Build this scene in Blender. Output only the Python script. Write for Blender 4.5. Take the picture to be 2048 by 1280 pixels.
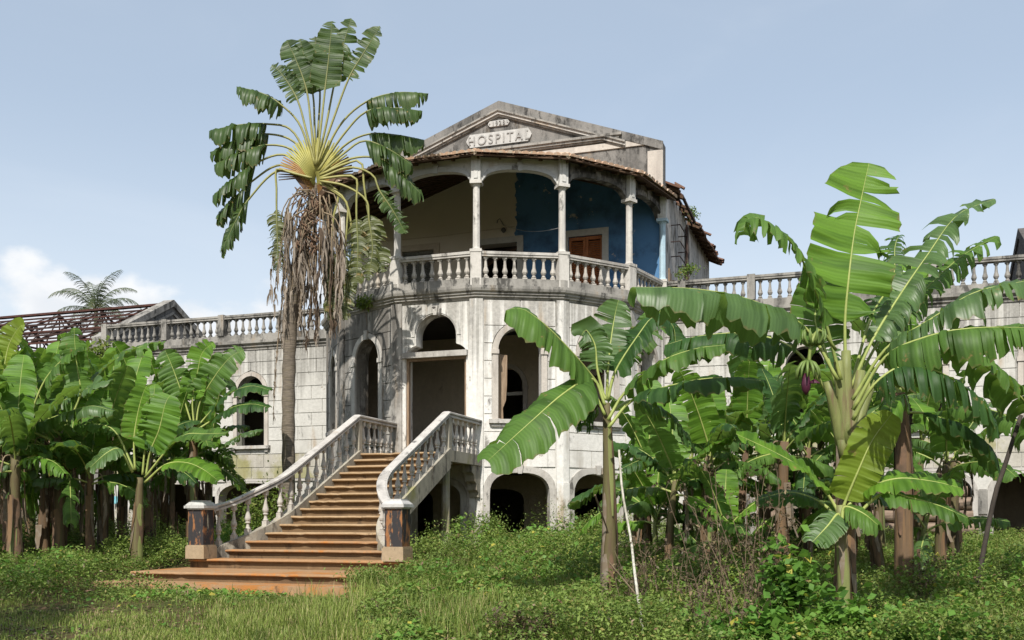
import bpy, bmesh, math, random
import numpy as np
from math import sin, cos, pi, radians, sqrt, atan2
from mathutils import Vector, Matrix
from mathutils.geometry import tessellate_polygon

for o in list(bpy.data.objects): bpy.data.objects.remove(o)
scene = bpy.context.scene
col = scene.collection
# ---------------------------------------------------------------- camera
# frame: x along the facade, y into the building, z up; z = 0 is eye level while building, lifted at the end
LIFT = 1.5
F_PX, HORIZ, CX = 2020.0, 1043.0, 1024.0           # focal length and horizon in photo pixels (2048 x 1280)
YAW = radians(18.8)
S_, C_ = sin(YAW), cos(YAW)
CAMX, CAMY = 10.34, -29.15
cam_d = bpy.data.cameras.new('camera'); cam = bpy.data.objects.new('camera', cam_d); col.objects.link(cam)
cam.location = (CAMX, CAMY, LIFT); cam.rotation_euler = (pi/2, 0, YAW)
cam_d.sensor_width = 36.0; cam_d.lens = 36.0*F_PX/2048.0
cam_d.shift_y = (HORIZ-640.0)/2048.0
cam_d.clip_start = 0.1; cam_d.clip_end = 5000
scene.camera = cam
scene.render.resolution_x = 1024; scene.render.resolution_y = 640
# ---------------------------------------------------------------- world, sun, exposure
SUN_AZ, SUN_EL = radians(7.0), radians(46.0)       # azimuth measured from the facade's front, plus = from the right
def nd(t, typ, ins=None, **props):
    n = t.nodes.new(typ)
    for k, v in props.items(): setattr(n, k, v)
    for k, v in (ins or {}).items():
        s = n.inputs[k]
        if isinstance(v, bpy.types.NodeSocket): t.links.new(v, s)
        elif isinstance(v, bpy.types.Node): t.links.new(v.outputs[0], s)
        else: s.default_value = v
    return n
def c4(c): return (c[0], c[1], c[2], 1.0)
def mth(t, op, a, b=0.0, clamp=False): return nd(t, 'ShaderNodeMath', {0: a, 1: b}, operation=op, use_clamp=clamp)
def mixc(t, f, a, b, mode='MIX'):
    n = t.nodes.new('ShaderNodeMix'); n.data_type = 'RGBA'; n.blend_type = mode
    for i, v in ((0, f), (6, a), (7, b)):
        if isinstance(v, bpy.types.NodeSocket): t.links.new(v, n.inputs[i])
        elif isinstance(v, bpy.types.Node): t.links.new(v.outputs[0], n.inputs[i])
        else: n.inputs[i].default_value = c4(v) if i else v
    return n.outputs[2]
def ramp(t, v, lo, hi): return nd(t, 'ShaderNodeMapRange', {0: v, 1: lo, 2: hi, 3: 0.0, 4: 1.0}, interpolation_type='SMOOTHSTEP').outputs[0]
def noise(t, vec, sc, det=5, rough=.6, dist=0.0): return nd(t, 'ShaderNodeTexNoise', {'Vector': vec, 'Scale': sc, 'Detail': det, 'Roughness': rough, 'Distortion': dist}).outputs[0]
def mapping(t, vec, loc=(0,0,0), sc=(1,1,1)): return nd(t, 'ShaderNodeMapping', {'Vector': vec, 'Location': loc, 'Scale': sc}).outputs[0]

world = bpy.data.worlds.new('World'); scene.world = world; world.use_nodes = True
wt = world.node_tree
for n in list(wt.nodes): wt.nodes.remove(n)
sun_dir = Vector((sin(SUN_AZ)*cos(SUN_EL), -cos(SUN_AZ)*cos(SUN_EL), sin(SUN_EL)))   # towards the sun
sky = nd(wt, 'ShaderNodeTexSky', sky_type='NISHITA', sun_disc=False, sun_elevation=SUN_EL,
         sun_rotation=atan2(sun_dir.x, sun_dir.y), altitude=20.0, air_density=1.0, dust_density=1.6, ozone_density=1.0)
tc = nd(wt, 'ShaderNodeTexCoord').outputs['Generated']
sep = nd(wt, 'ShaderNodeSeparateXYZ', {0: tc})
hazy = mixc(wt, .48, sky.outputs[0], (5.0, 5.75, 6.5))
hz = ramp(wt, sep.outputs[2], .40, .05)
hazy = mixc(wt, mth(wt, 'MULTIPLY', hz, .62), hazy, (6.7, 7.1, 7.4))
CLOUD_OFF = (3.17, 1.9, .42)
cl1 = noise(wt, mapping(wt, tc, CLOUD_OFF, (5.0, 5.0, 8.0)), 1.25, 8, .52)
band = mth(wt, 'MULTIPLY', ramp(wt, sep.outputs[2], .275, .14), ramp(wt, sep.outputs[2], -.05, .06))
clv = mth(wt, 'ADD', cl1, mth(wt, 'MULTIPLY', band, .30))
cmask = mth(wt, 'MULTIPLY', ramp(wt, clv, .645, .745), ramp(wt, sep.outputs[2], .30, .22)).outputs[0]
cshade = noise(wt, mapping(wt, tc, (1.7, 4.9, 2.42), (9.0, 9.0, 16.0)), 1.3, 6, .55)
clouds = mixc(wt, mth(wt, 'MULTIPLY', cmask, .93), hazy, mixc(wt, ramp(wt, cshade, .35, .65), (5.9, 6.1, 6.4), (7.0, 7.05, 7.1)))
cir = ramp(wt, noise(wt, mapping(wt, tc, (7.1, .3, 2.2), (2.2, 2.2, 5.0)), 1.6, 6, .5, .6), .52, .80)
clouds = mixc(wt, mth(wt, 'MULTIPLY', cir, .10), clouds, (7.0, 7.2, 7.5))
bg = nd(wt, 'ShaderNodeBackground', {'Color': clouds, 'Strength': 0.118})
nd(wt, 'ShaderNodeOutputWorld', {'Surface': bg})
sl = bpy.data.lights.new('sun', 'SUN'); sl.energy = 4.9; sl.angle = radians(.55); sl.color = (1.0, .955, .88)
sun = bpy.data.objects.new('sun', sl); col.objects.link(sun); sun.location = (0, -30, 40)
sun.rotation_euler = sun_dir.to_track_quat('Z', 'Y').to_euler()
scene.view_settings.view_transform = 'Standard'; scene.view_settings.look = 'None'
scene.view_settings.exposure = 0.30; scene.view_settings.gamma = 1.0
scene.view_settings.use_curve_mapping = False
try: scene.cycles.transparent_max_bounces = 8
except Exception: pass

# ---------------------------------------------------------------- pixel helpers (a ray from the photo plus a known depth or plane)
def ray(px):
    t = (px-CX)/F_PX; return (t*C_-S_, t*S_+C_)
def W(px, py, Z):
    r = ray(px); return Vector((CAMX+Z*r[0], CAMY+Z*r[1], (HORIZ-py)/F_PX*Z))
def depth(x, y): return -(x-CAMX)*S_+(y-CAMY)*C_
def ground_z(x, y):
    Z = depth(x, y); z = -.62-.068*(26.0-min(Z, 26.0))
    return z + .02*sin(x*1.3+.7*y)+.02*sin(y*1.9-x*.6)
def gp(px, Z):
    p = W(px, 0, Z); return Vector((p.x, p.y, ground_z(p.x, p.y)))

# ---------------------------------------------------------------- mesh helpers
class MB:
    def __init__(s): s.v = []; s.f = []; s.m = []; s.uv = []
    def add(s, vs, fs, mi=0):
        b = len(s.v); s.v += [tuple(v) for v in vs]
        for f in fs: s.f.append(tuple(b+i for i in f)); s.m.append(mi)
    def box(s, x0, x1, y0, y1, z0, z1, mi=0):
        s.add([(x0,y0,z0),(x1,y0,z0),(x1,y1,z0),(x0,y1,z0),(x0,y0,z1),(x1,y0,z1),(x1,y1,z1),(x0,y1,z1)],
              [(0,3,2,1),(4,5,6,7),(0,1,5,4),(1,2,6,5),(2,3,7,6),(3,0,4,7)], mi)
    def prism(s, poly, y0, y1, mi=0, holes=()):           # polygon in (x,z), extruded along y; y0 is the front
        rings = [poly]+list(holes); fl = [p for r in rings for p in r]; n = len(fl)
        tris = tessellate_polygon([[Vector((p[0], p[1], 0)) for p in r] for r in rings])
        vs = [(p[0], y0, p[1]) for p in fl]+[(p[0], y1, p[1]) for p in fl]; fs = []
        for t in tris:
            a, b, c = (fl[i] for i in t)
            if (b[0]-a[0])*(c[1]-a[1])-(b[1]-a[1])*(c[0]-a[0]) < 0: t = (t[0], t[2], t[1])
            fs.append(tuple(t)); fs.append((t[2]+n, t[1]+n, t[0]+n))
        o = 0
        for k, r in enumerate(rings):
            ar = sum(r[i][0]*r[(i+1)%len(r)][1]-r[(i+1)%len(r)][0]*r[i][1] for i in range(len(r)))
            flip = (ar < 0) ^ (k > 0)
            for i in range(len(r)):
                a, b = o+i, o+(i+1)%len(r)
                fs.append((a, b, b+n, a+n)[::-1] if not flip else (a, b, b+n, a+n))
            o += len(r)
        s.add(vs, fs, mi)
    def lathe(s, prof, n=10, c=(0,0,0), mi=0, caps=True):
        vs = []; fs = []
        for r, z in prof:
            for k in range(n): a = 2*pi*(k+.5)/n; vs.append((c[0]+r*cos(a), c[1]+r*sin(a), c[2]+z))
        for j in range(len(prof)-1):
            for k in range(n): fs.append((j*n+k, j*n+(k+1)%n, (j+1)*n+(k+1)%n, (j+1)*n+k))
        if caps: fs.append(tuple(range(n))[::-1]); fs.append(tuple((len(prof)-1)*n+k for k in range(n)))
        s.add(vs, fs, mi)
    def tube(s, pts, rad, n=6, mi=0, squash=1.0):
        pts = [Vector(p) for p in pts]; L = len(pts)
        if not hasattr(rad, '__len__'): rad = [rad]*L
        vs = []; fs = []; up = None
        for i, p in enumerate(pts):
            t = (pts[min(i+1, L-1)]-pts[max(i-1, 0)]).normalized()
            if up is None: up = t.orthogonal().normalized()
            up = (up-t*up.dot(t))
            up = up.normalized() if up.length > 1e-6 else t.orthogonal().normalized()
            w = t.cross(up)
            for k in range(n):
                a = 2*pi*k/n; vs.append(p+(up*cos(a)+w*sin(a)*squash)*rad[i])
        for i in range(L-1):
            for k in range(n): fs.append((i*n+k, i*n+(k+1)%n, (i+1)*n+(k+1)%n, (i+1)*n+k))
        fs.append(tuple(range(n))[::-1]); fs.append(tuple((L-1)*n+k for k in range(n)))
        s.add(vs, fs, mi)
    def sweep(s, path, prof, mi=0, closed_ends=True):      # path of Vector, prof of (side, z) counter-clockwise; side is to the right of travel
        L = len(path); n = len(prof); vs = []; fs = []
        for i, p in enumerate(path):
            d0 = (path[i]-path[max(i-1,0)]); d1 = (path[min(i+1,L-1)]-path[i])
            d0.z = 0; d1.z = 0
            d0 = d0.normalized() if d0.length > 1e-6 else d1.normalized()
            d1 = d1.normalized() if d1.length > 1e-6 else d0
            t = (d0+d1).normalized(); k = 1.0/max(.5, t.dot(d1))
            r = Vector((t.y, -t.x, 0))*k
            for a, b in prof: vs.append(p+r*a+Vector((0, 0, b)))
        for i in range(L-1):
            for k in range(n): fs.append((i*n+k, i*n+(k+1)%n, (i+1)*n+(k+1)%n, (i+1)*n+k))
        if closed_ends: fs.append(tuple(range(n))[::-1]); fs.append(tuple((L-1)*n+k for k in range(n)))
        s.add(vs, fs, mi)
    def mesh(s, name, mats, smooth=False):
        me = bpy.data.meshes.new(name); me.from_pydata(s.v, [], s.f)
        for m in (mats if isinstance(mats, (list, tuple)) else [mats]): me.materials.append(m)
        if any(s.m): me.polygons.foreach_set('material_index', s.m)
        if smooth: me.polygons.foreach_set('use_smooth', [True]*len(s.f))
        me.update(); return me
def link(name, data, parent=None, loc=None, mat=None):
    o = bpy.data.objects.new(name, data); col.objects.link(o)
    if parent is not None: o.parent = parent
    if mat is not None: o.matrix_local = mat
    if loc is not None: o.location = loc
    return o
def tag(o, label=None, cat=None, group=None, kind=None):
    for k, v in (('label', label), ('category', cat), ('group', group), ('kind', kind)):
        if v: o[k] = v
    return o
def empty(name, loc=(0,0,0), rz=0.0):
    o = bpy.data.objects.new(name, None); col.objects.link(o); o.location = loc; o.rotation_euler = (0, 0, rz); o.empty_display_size = .3
    return o
def part(name, mb, mats, parent, mat=None, smooth=False, loc=None): return link(name, mb.mesh(name, mats, smooth), parent, loc, mat)
def arch(u0, u1, zb, zs, zt, n=14, p=2.0):
    c = (u0+u1)/2; h = (u1-u0)/2; pts = [(u0, zb), (u1, zb)]
    for k in range(n+1):
        a = pi*k/n; ca, sa = cos(a), sin(a)
        pts.append((c+h*math.copysign(abs(ca)**(2/p), ca), zs+(zt-zs)*abs(sa)**(2/p)))
    return pts

# ---------------------------------------------------------------- materials
def newmat(name):
    m = bpy.data.materials.new(name); m.use_nodes = True; t = m.node_tree
    for n in list(t.nodes): t.nodes.remove(n)
    out = nd(t, 'ShaderNodeOutputMaterial'); return m, t, out
def finish(t, out, color, rough=.85, bump=None, bstr=.3, bdist=.02, spec=.3, metal=0.0):
    b = nd(t, 'ShaderNodeBsdfPrincipled', {'Base Color': color if isinstance(color, bpy.types.NodeSocket) else c4(color), 'Roughness': rough, 'Specular IOR Level': spec, 'Metallic': metal})
    if bump is not None:
        bn = nd(t, 'ShaderNodeBump', {'Height': bump, 'Strength': bstr, 'Distance': bdist}); t.links.new(bn.outputs[0], b.inputs['Normal'])
    t.links.new(b.outputs[0], out.inputs[0]); return b
def plaster(name, base, mid, dark, amt=.5, damt=.3, brown=0.0, green=0.0, seed=0.0, fine=.25, bst=.35, ledge=None, run=2.2):
    m, t, out = newmat(name)
    pos = nd(t, 'ShaderNodeNewGeometry').outputs['Position']
    p = mapping(t, pos, (seed, seed*1.7, seed*.6))
    n1 = noise(t, p, .75, 7, .68)
    n2 = noise(t, mapping(t, p, (5, 2, 1), (3.2, 3.2, .38)), 1.0, 6, .62)
    n3 = noise(t, p, 11, 6, .7)
    v = mth(t, 'ADD', mth(t, 'ADD', mth(t, 'MULTIPLY', n1, .5), mth(t, 'MULTIPLY', n2, .5)), mth(t, 'MULTIPLY', mth(t, 'SUBTRACT', n3, .5), fine))
    c0 = mixc(t, noise(t, p, 2.3, 3), base, tuple(x*.84 for x in base))
    c = mixc(t, ramp(t, v, .58-amt*.22, .72-amt*.16), c0, mid)
    n5 = noise(t, mapping(t, p, (9, 4, 3), (2.1, 2.1, .8)), 1.6, 9, .72)
    dm = ramp(t, n5, .66-damt*.25, .76-damt*.22)
    c = mixc(t, mth(t, 'MULTIPLY', dm, .85), c, dark)
    if ledge is not None:
        zz = nd(t, 'ShaderNodeSeparateXYZ', {0: pos}).outputs[2]
        sk = noise(t, mapping(t, p, (3, 7, 0), (5.5, 5.5, .12)), 1.0, 4, .6)
        rm = ramp(t, mth(t, 'ADD', sk, mth(t, 'MULTIPLY', ramp(t, zz, ledge+LIFT-run, ledge+LIFT), .26)), .62, .80)
        c = mixc(t, mth(t, 'MULTIPLY', rm, .8), c, mixc(t, n3, dark, mid))
        spl = ramp(t, mth(t, 'ADD', n5, mth(t, 'MULTIPLY', ramp(t, zz, 1.6+LIFT, -.4+LIFT), .32)), .66, .84)
        c = mixc(t, mth(t, 'MULTIPLY', spl, .65), c, (.26, .205, .12))
        # patches where the render has come off
        pm = ramp(t, noise(t, mapping(t, p, (6, 3, 9)), 1.15, 7, .62), .665, .675)
        c = mixc(t, mth(t, 'MULTIPLY', pm, .7), c, mixc(t, n3, (.20, .16, .115), (.40, .33, .25)))
    if brown:
        bm = ramp(t, noise(t, mapping(t, p, (1, 8, 2), (2.4, 2.4, .5)), .9, 6, .6), .62-brown*.2, .80-brown*.2)
        c = mixc(t, mth(t, 'MULTIPLY', bm, .6), c, (.36, .25, .14))
    if green:
        gm = ramp(t, noise(t, mapping(t, p, (2, 5, 8)), .8, 5, .6), .60-green*.2, .74-green*.2)
        c = mixc(t, mth(t, 'MULTIPLY', gm, .7), c, (.24, .23, .045))
    c = mixc(t, ramp(t, n3, .30, .75), mixc(t, .22, c, (.02, .02, .02)), c)
    oi = nd(t, 'ShaderNodeObjectInfo').outputs['Random']
    c = mixc(t, mth(t, 'MULTIPLY', oi, .20), c, mid)
    finish(t, out, c, .92, mth(t, 'ADD', n3, mth(t, 'MULTIPLY', n5, .5)), bst, .03, .15)
    return m
M = {}
M['wall'] = plaster('white_plaster', (.77, .75, .705), (.46, .44, .395), (.085, .078, .07), .30, .36, .28, 0, 1.3, ledge=5.75, run=3.2)
M['block'] = plaster('scored_plaster', (.79, .77, .725), (.50, .475, .43), (.10, .092, .083), .30, .28, .28, 0, 4.1, ledge=5.75, run=3.2)
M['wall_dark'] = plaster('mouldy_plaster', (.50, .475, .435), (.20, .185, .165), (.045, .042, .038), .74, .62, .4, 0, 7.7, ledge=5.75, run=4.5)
M['wing'] = plaster('wing_plaster', (.61, .595, .55), (.38, .365, .33), (.09, .085, .077), .36, .30, .2, 0, 2.9, ledge=5.75, run=3.0)
M['winglow'] = plaster('wing_base_plaster', (.52, .49, .43), (.34, .32, .27), (.14, .13, .11), .5, .35, .3, .62, 3.4)
M['trim'] = plaster('trim_plaster', (.56, .53, .485), (.30, .28, .255), (.075, .07, .064), .52, .48, .3, 0, 6.2)
M['frame'] = plaster('window_surround_plaster', (.56, .51, .45), (.36, .325, .29), (.14, .125, .11), .45, .28, .2, 0, 6.9)
M['rail'] = plaster('grey_weathered_concrete', (.38, .36, .325), (.165, .157, .143), (.034, .033, .030), .64, .64, .1, 0, 8.8)
M['baluster'] = plaster('baluster_concrete', (.54, .505, .45), (.34, .31, .275), (.085, .08, .07), .5, .38, .2, 0, 9.9)
M['gable'] = plaster('gable_plaster', (.27, .255, .235), (.10, .096, .09), (.022, .021, .020), .60, .62, .05, 0, 11.0)
M['plaque'] = plaster('plaque_plaster', (.54, .53, .505), (.37, .36, .34), (.14, .135, .125), .42, .35, 0, 0, 12.0)
M['letter'] = plaster('letter_plaster', (.40, .39, .37), (.30, .29, .275), (.12, .115, .11), .45, .35, 0, 0, 12.6)
M['archband'] = plaster('painted_arch_band', (.50, .50, .49), (.36, .36, .345), (.08, .075, .07), .35, .28, 0, 0, 13.3)
M['frieze'] = plaster('frieze_plaster', (.66, .65, .615), (.42, .41, .38), (.08, .075, .07), .32, .28, .1, 0, 14.1)
M['frieze_dark'] = plaster('blackened_frieze', (.36, .335, .30), (.10, .095, .088), (.024, .023, .022), .85, .82, .1, 0, 15.7)
M['side'] = plaster('side_wall_plaster', (.55, .53, .50), (.30, .285, .26), (.05, .048, .045), .62, .62, .2, 0, 16.4)
M['column'] = plaster('column_plaster', (.64, .61, .56), (.40, .375, .34), (.10, .094, .087), .42, .36, .2, 0, 17.1)
M['room'] = plaster('room_plaster', (.58, .495, .385), (.46, .385, .29), (.24, .20, .15), .45, .2, .15, 0, 18.0)
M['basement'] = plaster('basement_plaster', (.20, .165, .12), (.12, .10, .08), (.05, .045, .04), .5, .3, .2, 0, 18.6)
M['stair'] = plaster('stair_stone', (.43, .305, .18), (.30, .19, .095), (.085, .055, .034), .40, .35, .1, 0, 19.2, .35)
M['soilstair'] = plaster('earth_stained_step', (.37, .24, .135), (.40, .165, .045), (.11, .065, .035), .50, .25, .1, 0, 20.1, .35)
M['newelbase'] = plaster('newel_base_plaster', (.40, .31, .205), (.27, .20, .125), (.09, .07, .05), .45, .4, .3, 0, 27.0)
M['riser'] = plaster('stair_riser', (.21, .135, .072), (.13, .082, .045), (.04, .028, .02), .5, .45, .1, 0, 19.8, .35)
M['stringer'] = plaster('stringer_plaster', (.42, .385, .31), (.22, .20, .165), (.05, .046, .04), .58, .55, .3, .2, 21.5)
M['handrail'] = plaster('handrail_plaster', (.54, .51, .47), (.32, .30, .275), (.085, .08, .075), .5, .42, .1, 0, 22.4)
M['newelcap'] = plaster('newel_cap_plaster', (.56, .55, .53), (.38, .37, .36), (.12, .12, .11), .5, .4, 0, 0, 23.0)
M['blue'] = None
def m_backwall():
    m, t, out = newmat('veranda_back_wall_paint')
    pos = nd(t, 'ShaderNodeNewGeometry').outputs['Position']; sx = nd(t, 'ShaderNodeSeparateXYZ', {0: pos})
    n = noise(t, pos, 3.0, 6, .65); n2 = noise(t, pos, 1.1, 5, .6); nf = noise(t, pos, 16, 4)
    edge = mth(t, 'ADD', sx.outputs[0], mth(t, 'MULTIPLY', mth(t, 'SUBTRACT', n, .5), .35))
    isblue = ramp(t, edge, .525, .545)
    blue = mixc(t, n2, (.055, .15, .30), (.10, .22, .38))
    peel = ramp(t, noise(t, mapping(t, pos, (4.2, 1, 7.7)), 2.0, 7, .66), .605, .62)
    sm = ramp(t, noise(t, mapping(t, pos, (1.2, 6, 2.7)), 9, 4, .6), .70, .72)
    blue = mixc(t, mth(t, 'MAXIMUM', peel, sm), blue, (.46, .44, .40))
    soot = ramp(t, noise(t, mapping(t, pos, (0, 0, 3), (.6, .6, .6)), 1.2, 5, .7), .46, .66)
    blue = mixc(t, mth(t, 'MULTIPLY', soot, .55), blue, (.015, .025, .045))
    beige = mixc(t, n2, (.64, .57, .46), (.54, .475, .38))
    c = mixc(t, isblue, beige, blue)
    finish(t, out, c, .8, nf, .2, .02); return m
M['backwall'] = m_backwall()
def simple(name, c1, c2, scale=4.0, rough=.8, stretch=(1,1,1), bstr=.3, spec=.3, obj=False, c3=None, metal=0.0):
    m, t, out = newmat(name)
    if obj: pos = nd(t, 'ShaderNodeTexCoord').outputs['Object']
    else: pos = nd(t, 'ShaderNodeNewGeometry').outputs['Position']
    p = mapping(t, pos, (0, 0, 0), stretch)
    n = noise(t, p, scale, 6, .65); c = mixc(t, ramp(t, n, .3, .7), c1, c2)
    if c3: c = mixc(t, ramp(t, noise(t, p, scale*.45, 5, .6), .55, .68), c, c3)
    finish(t, out, c, rough, n, bstr, .02, spec, metal); return m
M['wood'] = simple('dark_roof_timber', (.060, .035, .020), (.11, .065, .038), 3, .85, (1, 6, 6))
M['doorwood'] = simple('weathered_door_board', (.30, .22, .15), (.18, .12, .075), 4, .8, (6, 6, .6))
M['shutter'] = simple('orange_brown_shutter_paint', (.42, .155, .055), (.30, .10, .04), 5, .6, (3, 3, 1))
M['shutter_grey'] = simple('grey_green_shutter_paint', (.16, .16, .13), (.10, .10, .085), 5, .7, (3, 3, 1))
M['jamb'] = plaster('white_door_frame_paint', (.60, .58, .53), (.46, .44, .40), (.25, .23, .2), .4, .15, .1, 0, 24.2)
M['rust'] = simple('rusted_steel', (.050, .026, .020), (.030, .017, .014), 6, .85)
M['rustred'] = simple('red_rusted_steel', (.085, .032, .024), (.045, .022, .017), 6, .85)
M['dark'] = simple('dark_floor', (.05, .045, .04), (.03, .028, .025), 3)
M['pale_blue'] = plaster('pale_blue_pilaster_paint', (.46, .60, .68), (.36, .50, .59), (.2, .3, .36), .4, .2, 0, 0, 25.0)
M['slate'] = plaster('blackened_gable', (.13, .12, .115), (.08, .075, .07), (.03, .03, .03), .6, .5, 0, 0, 26.0)
def m_tile():
    m, t, out = newmat('clay_roof_tile')
    pos = nd(t, 'ShaderNodeNewGeometry'); ri = pos.outputs['Random Per Island']; p = pos.outputs['Position']
    c = mixc(t, ri, (.40, .155, .085), (.58, .46, .33))
    n = noise(t, p, 7, 6, .7); c = mixc(t, ramp(t, n, .46, .66), c, (.50, .45, .36))
    c = mixc(t, ramp(t, noise(t, mapping(t, p, (3, 4, 5)), 3.2, 6, .7), .56, .70), c, (.10, .08, .065))
    finish(t, out, c, .9, n, .5, .02, .2); return m
M['tile'] = m_tile()
M['tile_dark'] = simple('old_dark_roof_tile', (.17, .085, .055), (.10, .06, .042), 6, .9, (1, 1, 1), .6, c3=(.06, .045, .035))
def m_newel():
    m, t, out = newmat('peeling_black_newel_paint')
    p = nd(t, 'ShaderNodeNewGeometry').outputs['Position']
    n = noise(t, mapping(t, p, (3, 1, 2), (7, 7, 2.0)), 1.0, 7, .7); n2 = noise(t, mapping(t, p, (0, 0, 0), (9, 9, 1.5)), 1.2, 6, .65)
    c = mixc(t, ramp(t, n, .50, .58), (.030, .028, .030), (.26, .115, .045))
    c = mixc(t, ramp(t, n2, .62, .68), c, (.42, .40, .30))
    z = nd(t, 'ShaderNodeSeparateXYZ', {0: p}).outputs[2]
    finish(t, out, c, .8, n, .4, .01, .3); return m
M['newel'] = m_newel()
def m_leaf(name, c1, c2, edge=(.16, .13, .05), trans=(.30, .46, .06), tw=.40, rough=.52, vein=20.0, dry=.15, spec=.3):
    m, t, out = newmat(name)
    uv = nd(t, 'ShaderNodeUVMap').outputs[0]; s = nd(t, 'ShaderNodeSeparateXYZ', {0: uv})
    oi = nd(t, 'ShaderNodeObjectInfo').outputs['Random']; pos = nd(t, 'ShaderNodeNewGeometry').outputs['Position']
    ri = nd(t, 'ShaderNodeNewGeometry').outputs['Random Per Island']
    n = noise(t, pos, 2.2, 5, .6)
    c = mixc(t, mth(t, 'ADD', mth(t, 'MULTIPLY', oi, .6), mth(t, 'MULTIPLY', n, .4)), c1, c2)
    sv = mth(t, 'MULTIPLY', mth(t, 'ADD', mth(t, 'SINE', mth(t, 'MULTIPLY', s.outputs[0], vein*6.283)), 1.0), .5)
    nn = noise(t, mapping(t, uv, (0, 0, 0), (vein*1.3, .9, 1)), 1.0, 3)
    vv = mth(t, 'ADD', mth(t, 'MULTIPLY', sv, .5), mth(t, 'MULTIPLY', nn, .5))
    c = mixc(t, mth(t, 'MULTIPLY', vv, .36), c, tuple(min(1, x*1.7) for x in c2)); c = mixc(t, ramp(t, noise(t, mapping(t, uv, (3, 1, 0), (5.0, .5, 1)), 1.0, 3), .45, .7), c, tuple(x*.72 for x in c1))
    av = mth(t, 'ABSOLUTE', mth(t, 'SUBTRACT', s.outputs[1], .5))
    eb = ramp(t, mth(t, 'ADD', av, mth(t, 'MULTIPLY', mth(t, 'SUBTRACT', noise(t, pos, 9, 4), .5), .16)), .475, .51)
    c = mixc(t, mth(t, 'MULTIPLY', eb, .75), c, edge)
    if dry: c = mixc(t, ramp(t, noise(t, pos, 3.3, 6, .7), .70-dry*.5, .78-dry*.5), c, (.24, .17, .06))
    b = nd(t, 'ShaderNodeBsdfPrincipled', {'Base Color': c, 'Roughness': rough, 'Specular IOR Level': spec})
    bn = nd(t, 'ShaderNodeBump', {'Height': vv, 'Strength': .3, 'Distance': .01}); t.links.new(bn.outputs[0], b.inputs['Normal'])
    tr = nd(t, 'ShaderNodeBsdfTranslucent', {'Color': mixc(t, .5, c, trans)})
    mx = nd(t, 'ShaderNodeMixShader', {0: tw, 1: b, 2: tr}); t.links.new(mx.outputs[0], out.inputs[0]); return m
M['leaf'] = m_leaf('banana_leaf', (.058, .128, .020), (.100, .190, .034))
M['leafy'] = m_leaf('young_banana_leaf', (.075, .175, .016), (.115, .225, .022), tw=.36)
M['leafdark'] = m_leaf('dark_banana_leaf', (.026, .074, .018), (.048, .108, .024))
M['leafgray'] = m_leaf('glossy_banana_leaf', (.062, .122, .034), (.096, .168, .054), rough=.42, spec=.45)
M['leafyellow'] = m_leaf('yellowing_banana_leaf', (.17, .235, .022), (.145, .22, .022), trans=(.42, .50, .05))
M['palmleaf'] = m_leaf('travellers_palm_leaf', (.026, .056, .012), (.050, .084, .018), rough=.45, tw=.22, spec=.35)
M['palmleaf2'] = m_leaf('hanging_travellers_palm_leaf', (.048, .066, .016), (.092, .098, .024), rough=.45, tw=.25, dry=.25, spec=.4)
M['deadleaf'] = m_leaf('dead_leaf', (.31, .265, .215), (.21, .175, .14), edge=(.20, .15, .10), trans=(.32, .2, .1), tw=.2, rough=.85, dry=.1, spec=.1)
M['deaddark'] = m_leaf('dead_dark_leaf', (.12, .085, .06), (.075, .055, .04), edge=(.08, .06, .04), trans=(.2, .12, .06), tw=.15, rough=.85, spec=.1)
M['petiole'] = simple('green_petiole', (.24, .27, .07), (.15, .20, .05), 4, .5, (1, 1, 1))
M['midrib'] = simple('pale_midrib', (.33, .37, .11), (.24, .29, .08), 4, .5)
M['midribdry'] = simple('dry_midrib', (.26, .20, .13), (.18, .135, .085), 4, .8)
def m_fan():
    m, t, out = newmat('fan_petiole')                    # green tips, yellow then orange-red sheaths
    uv = nd(t, 'ShaderNodeUVMap').outputs[0]; s = nd(t, 'ShaderNodeSeparateXYZ', {0: uv}).outputs[0]
    r = t.nodes.new('ShaderNodeValToRGB'); e = r.color_ramp.elements
    e[0].position = 0; e[0].color = (.36, .33, .10, 1); e[1].position = 1; e[1].color = (.10, .145, .045, 1)
    x = e.new(.28); x.color = (.34, .33, .10, 1); x = e.new(.5); x.color = (.17, .20, .07, 1)
    t.links.new(s, r.inputs[0])
    n = noise(t, nd(t, 'ShaderNodeNewGeometry').outputs['Position'], 6, 4)
    c = mixc(t, n, r.outputs[0], (.16, .15, .05)); finish(t, out, c, .5, None, spec=.4); return m
M['fan'] = m_fan()
M['fanlow'] = simple('orange_sheath', (.34, .20, .055), (.22, .11, .045), 5, .55, (1, 1, 1))
M['fanmid'] = simple('yellow_sheath', (.36, .33, .09), (.27, .26, .07), 5, .55)
M['fanbrown'] = simple('brown_sheath', (.17, .10, .06), (.09, .06, .04), 5, .8)
M['stem'] = simple('banana_pseudostem', (.115, .105, .042), (.090, .058, .034), 2.2, .7, (5, 5, .55), c3=(.040, .028, .02))
M['stemdry'] = simple('dry_banana_stem', (.18, .108, .055), (.10, .068, .042), 2.2, .8, (7, 7, .5), c3=(.040, .028, .02))
M['stemgreen'] = simple('green_banana_stem', (.20, .215, .075), (.13, .15, .05), 2.0, .55, (5, 5, .6), c3=(.15, .105, .06))
M['trunk'] = simple('palm_trunk_bark', (.20, .165, .125), (.085, .07, .055), 3.0, .9, (2, 2, 16), .7, c3=(.12, .10, .06))
M['bark'] = simple('grey_bark', (.16, .13, .10), (.09, .07, .05), 5, .9, (3, 3, 1), .6)
M['log'] = simple('log_bark', (.27, .20, .145), (.14, .10, .075), 3, .9, (.7, 5, 5), .6, c3=(.075, .06, .045))
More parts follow.
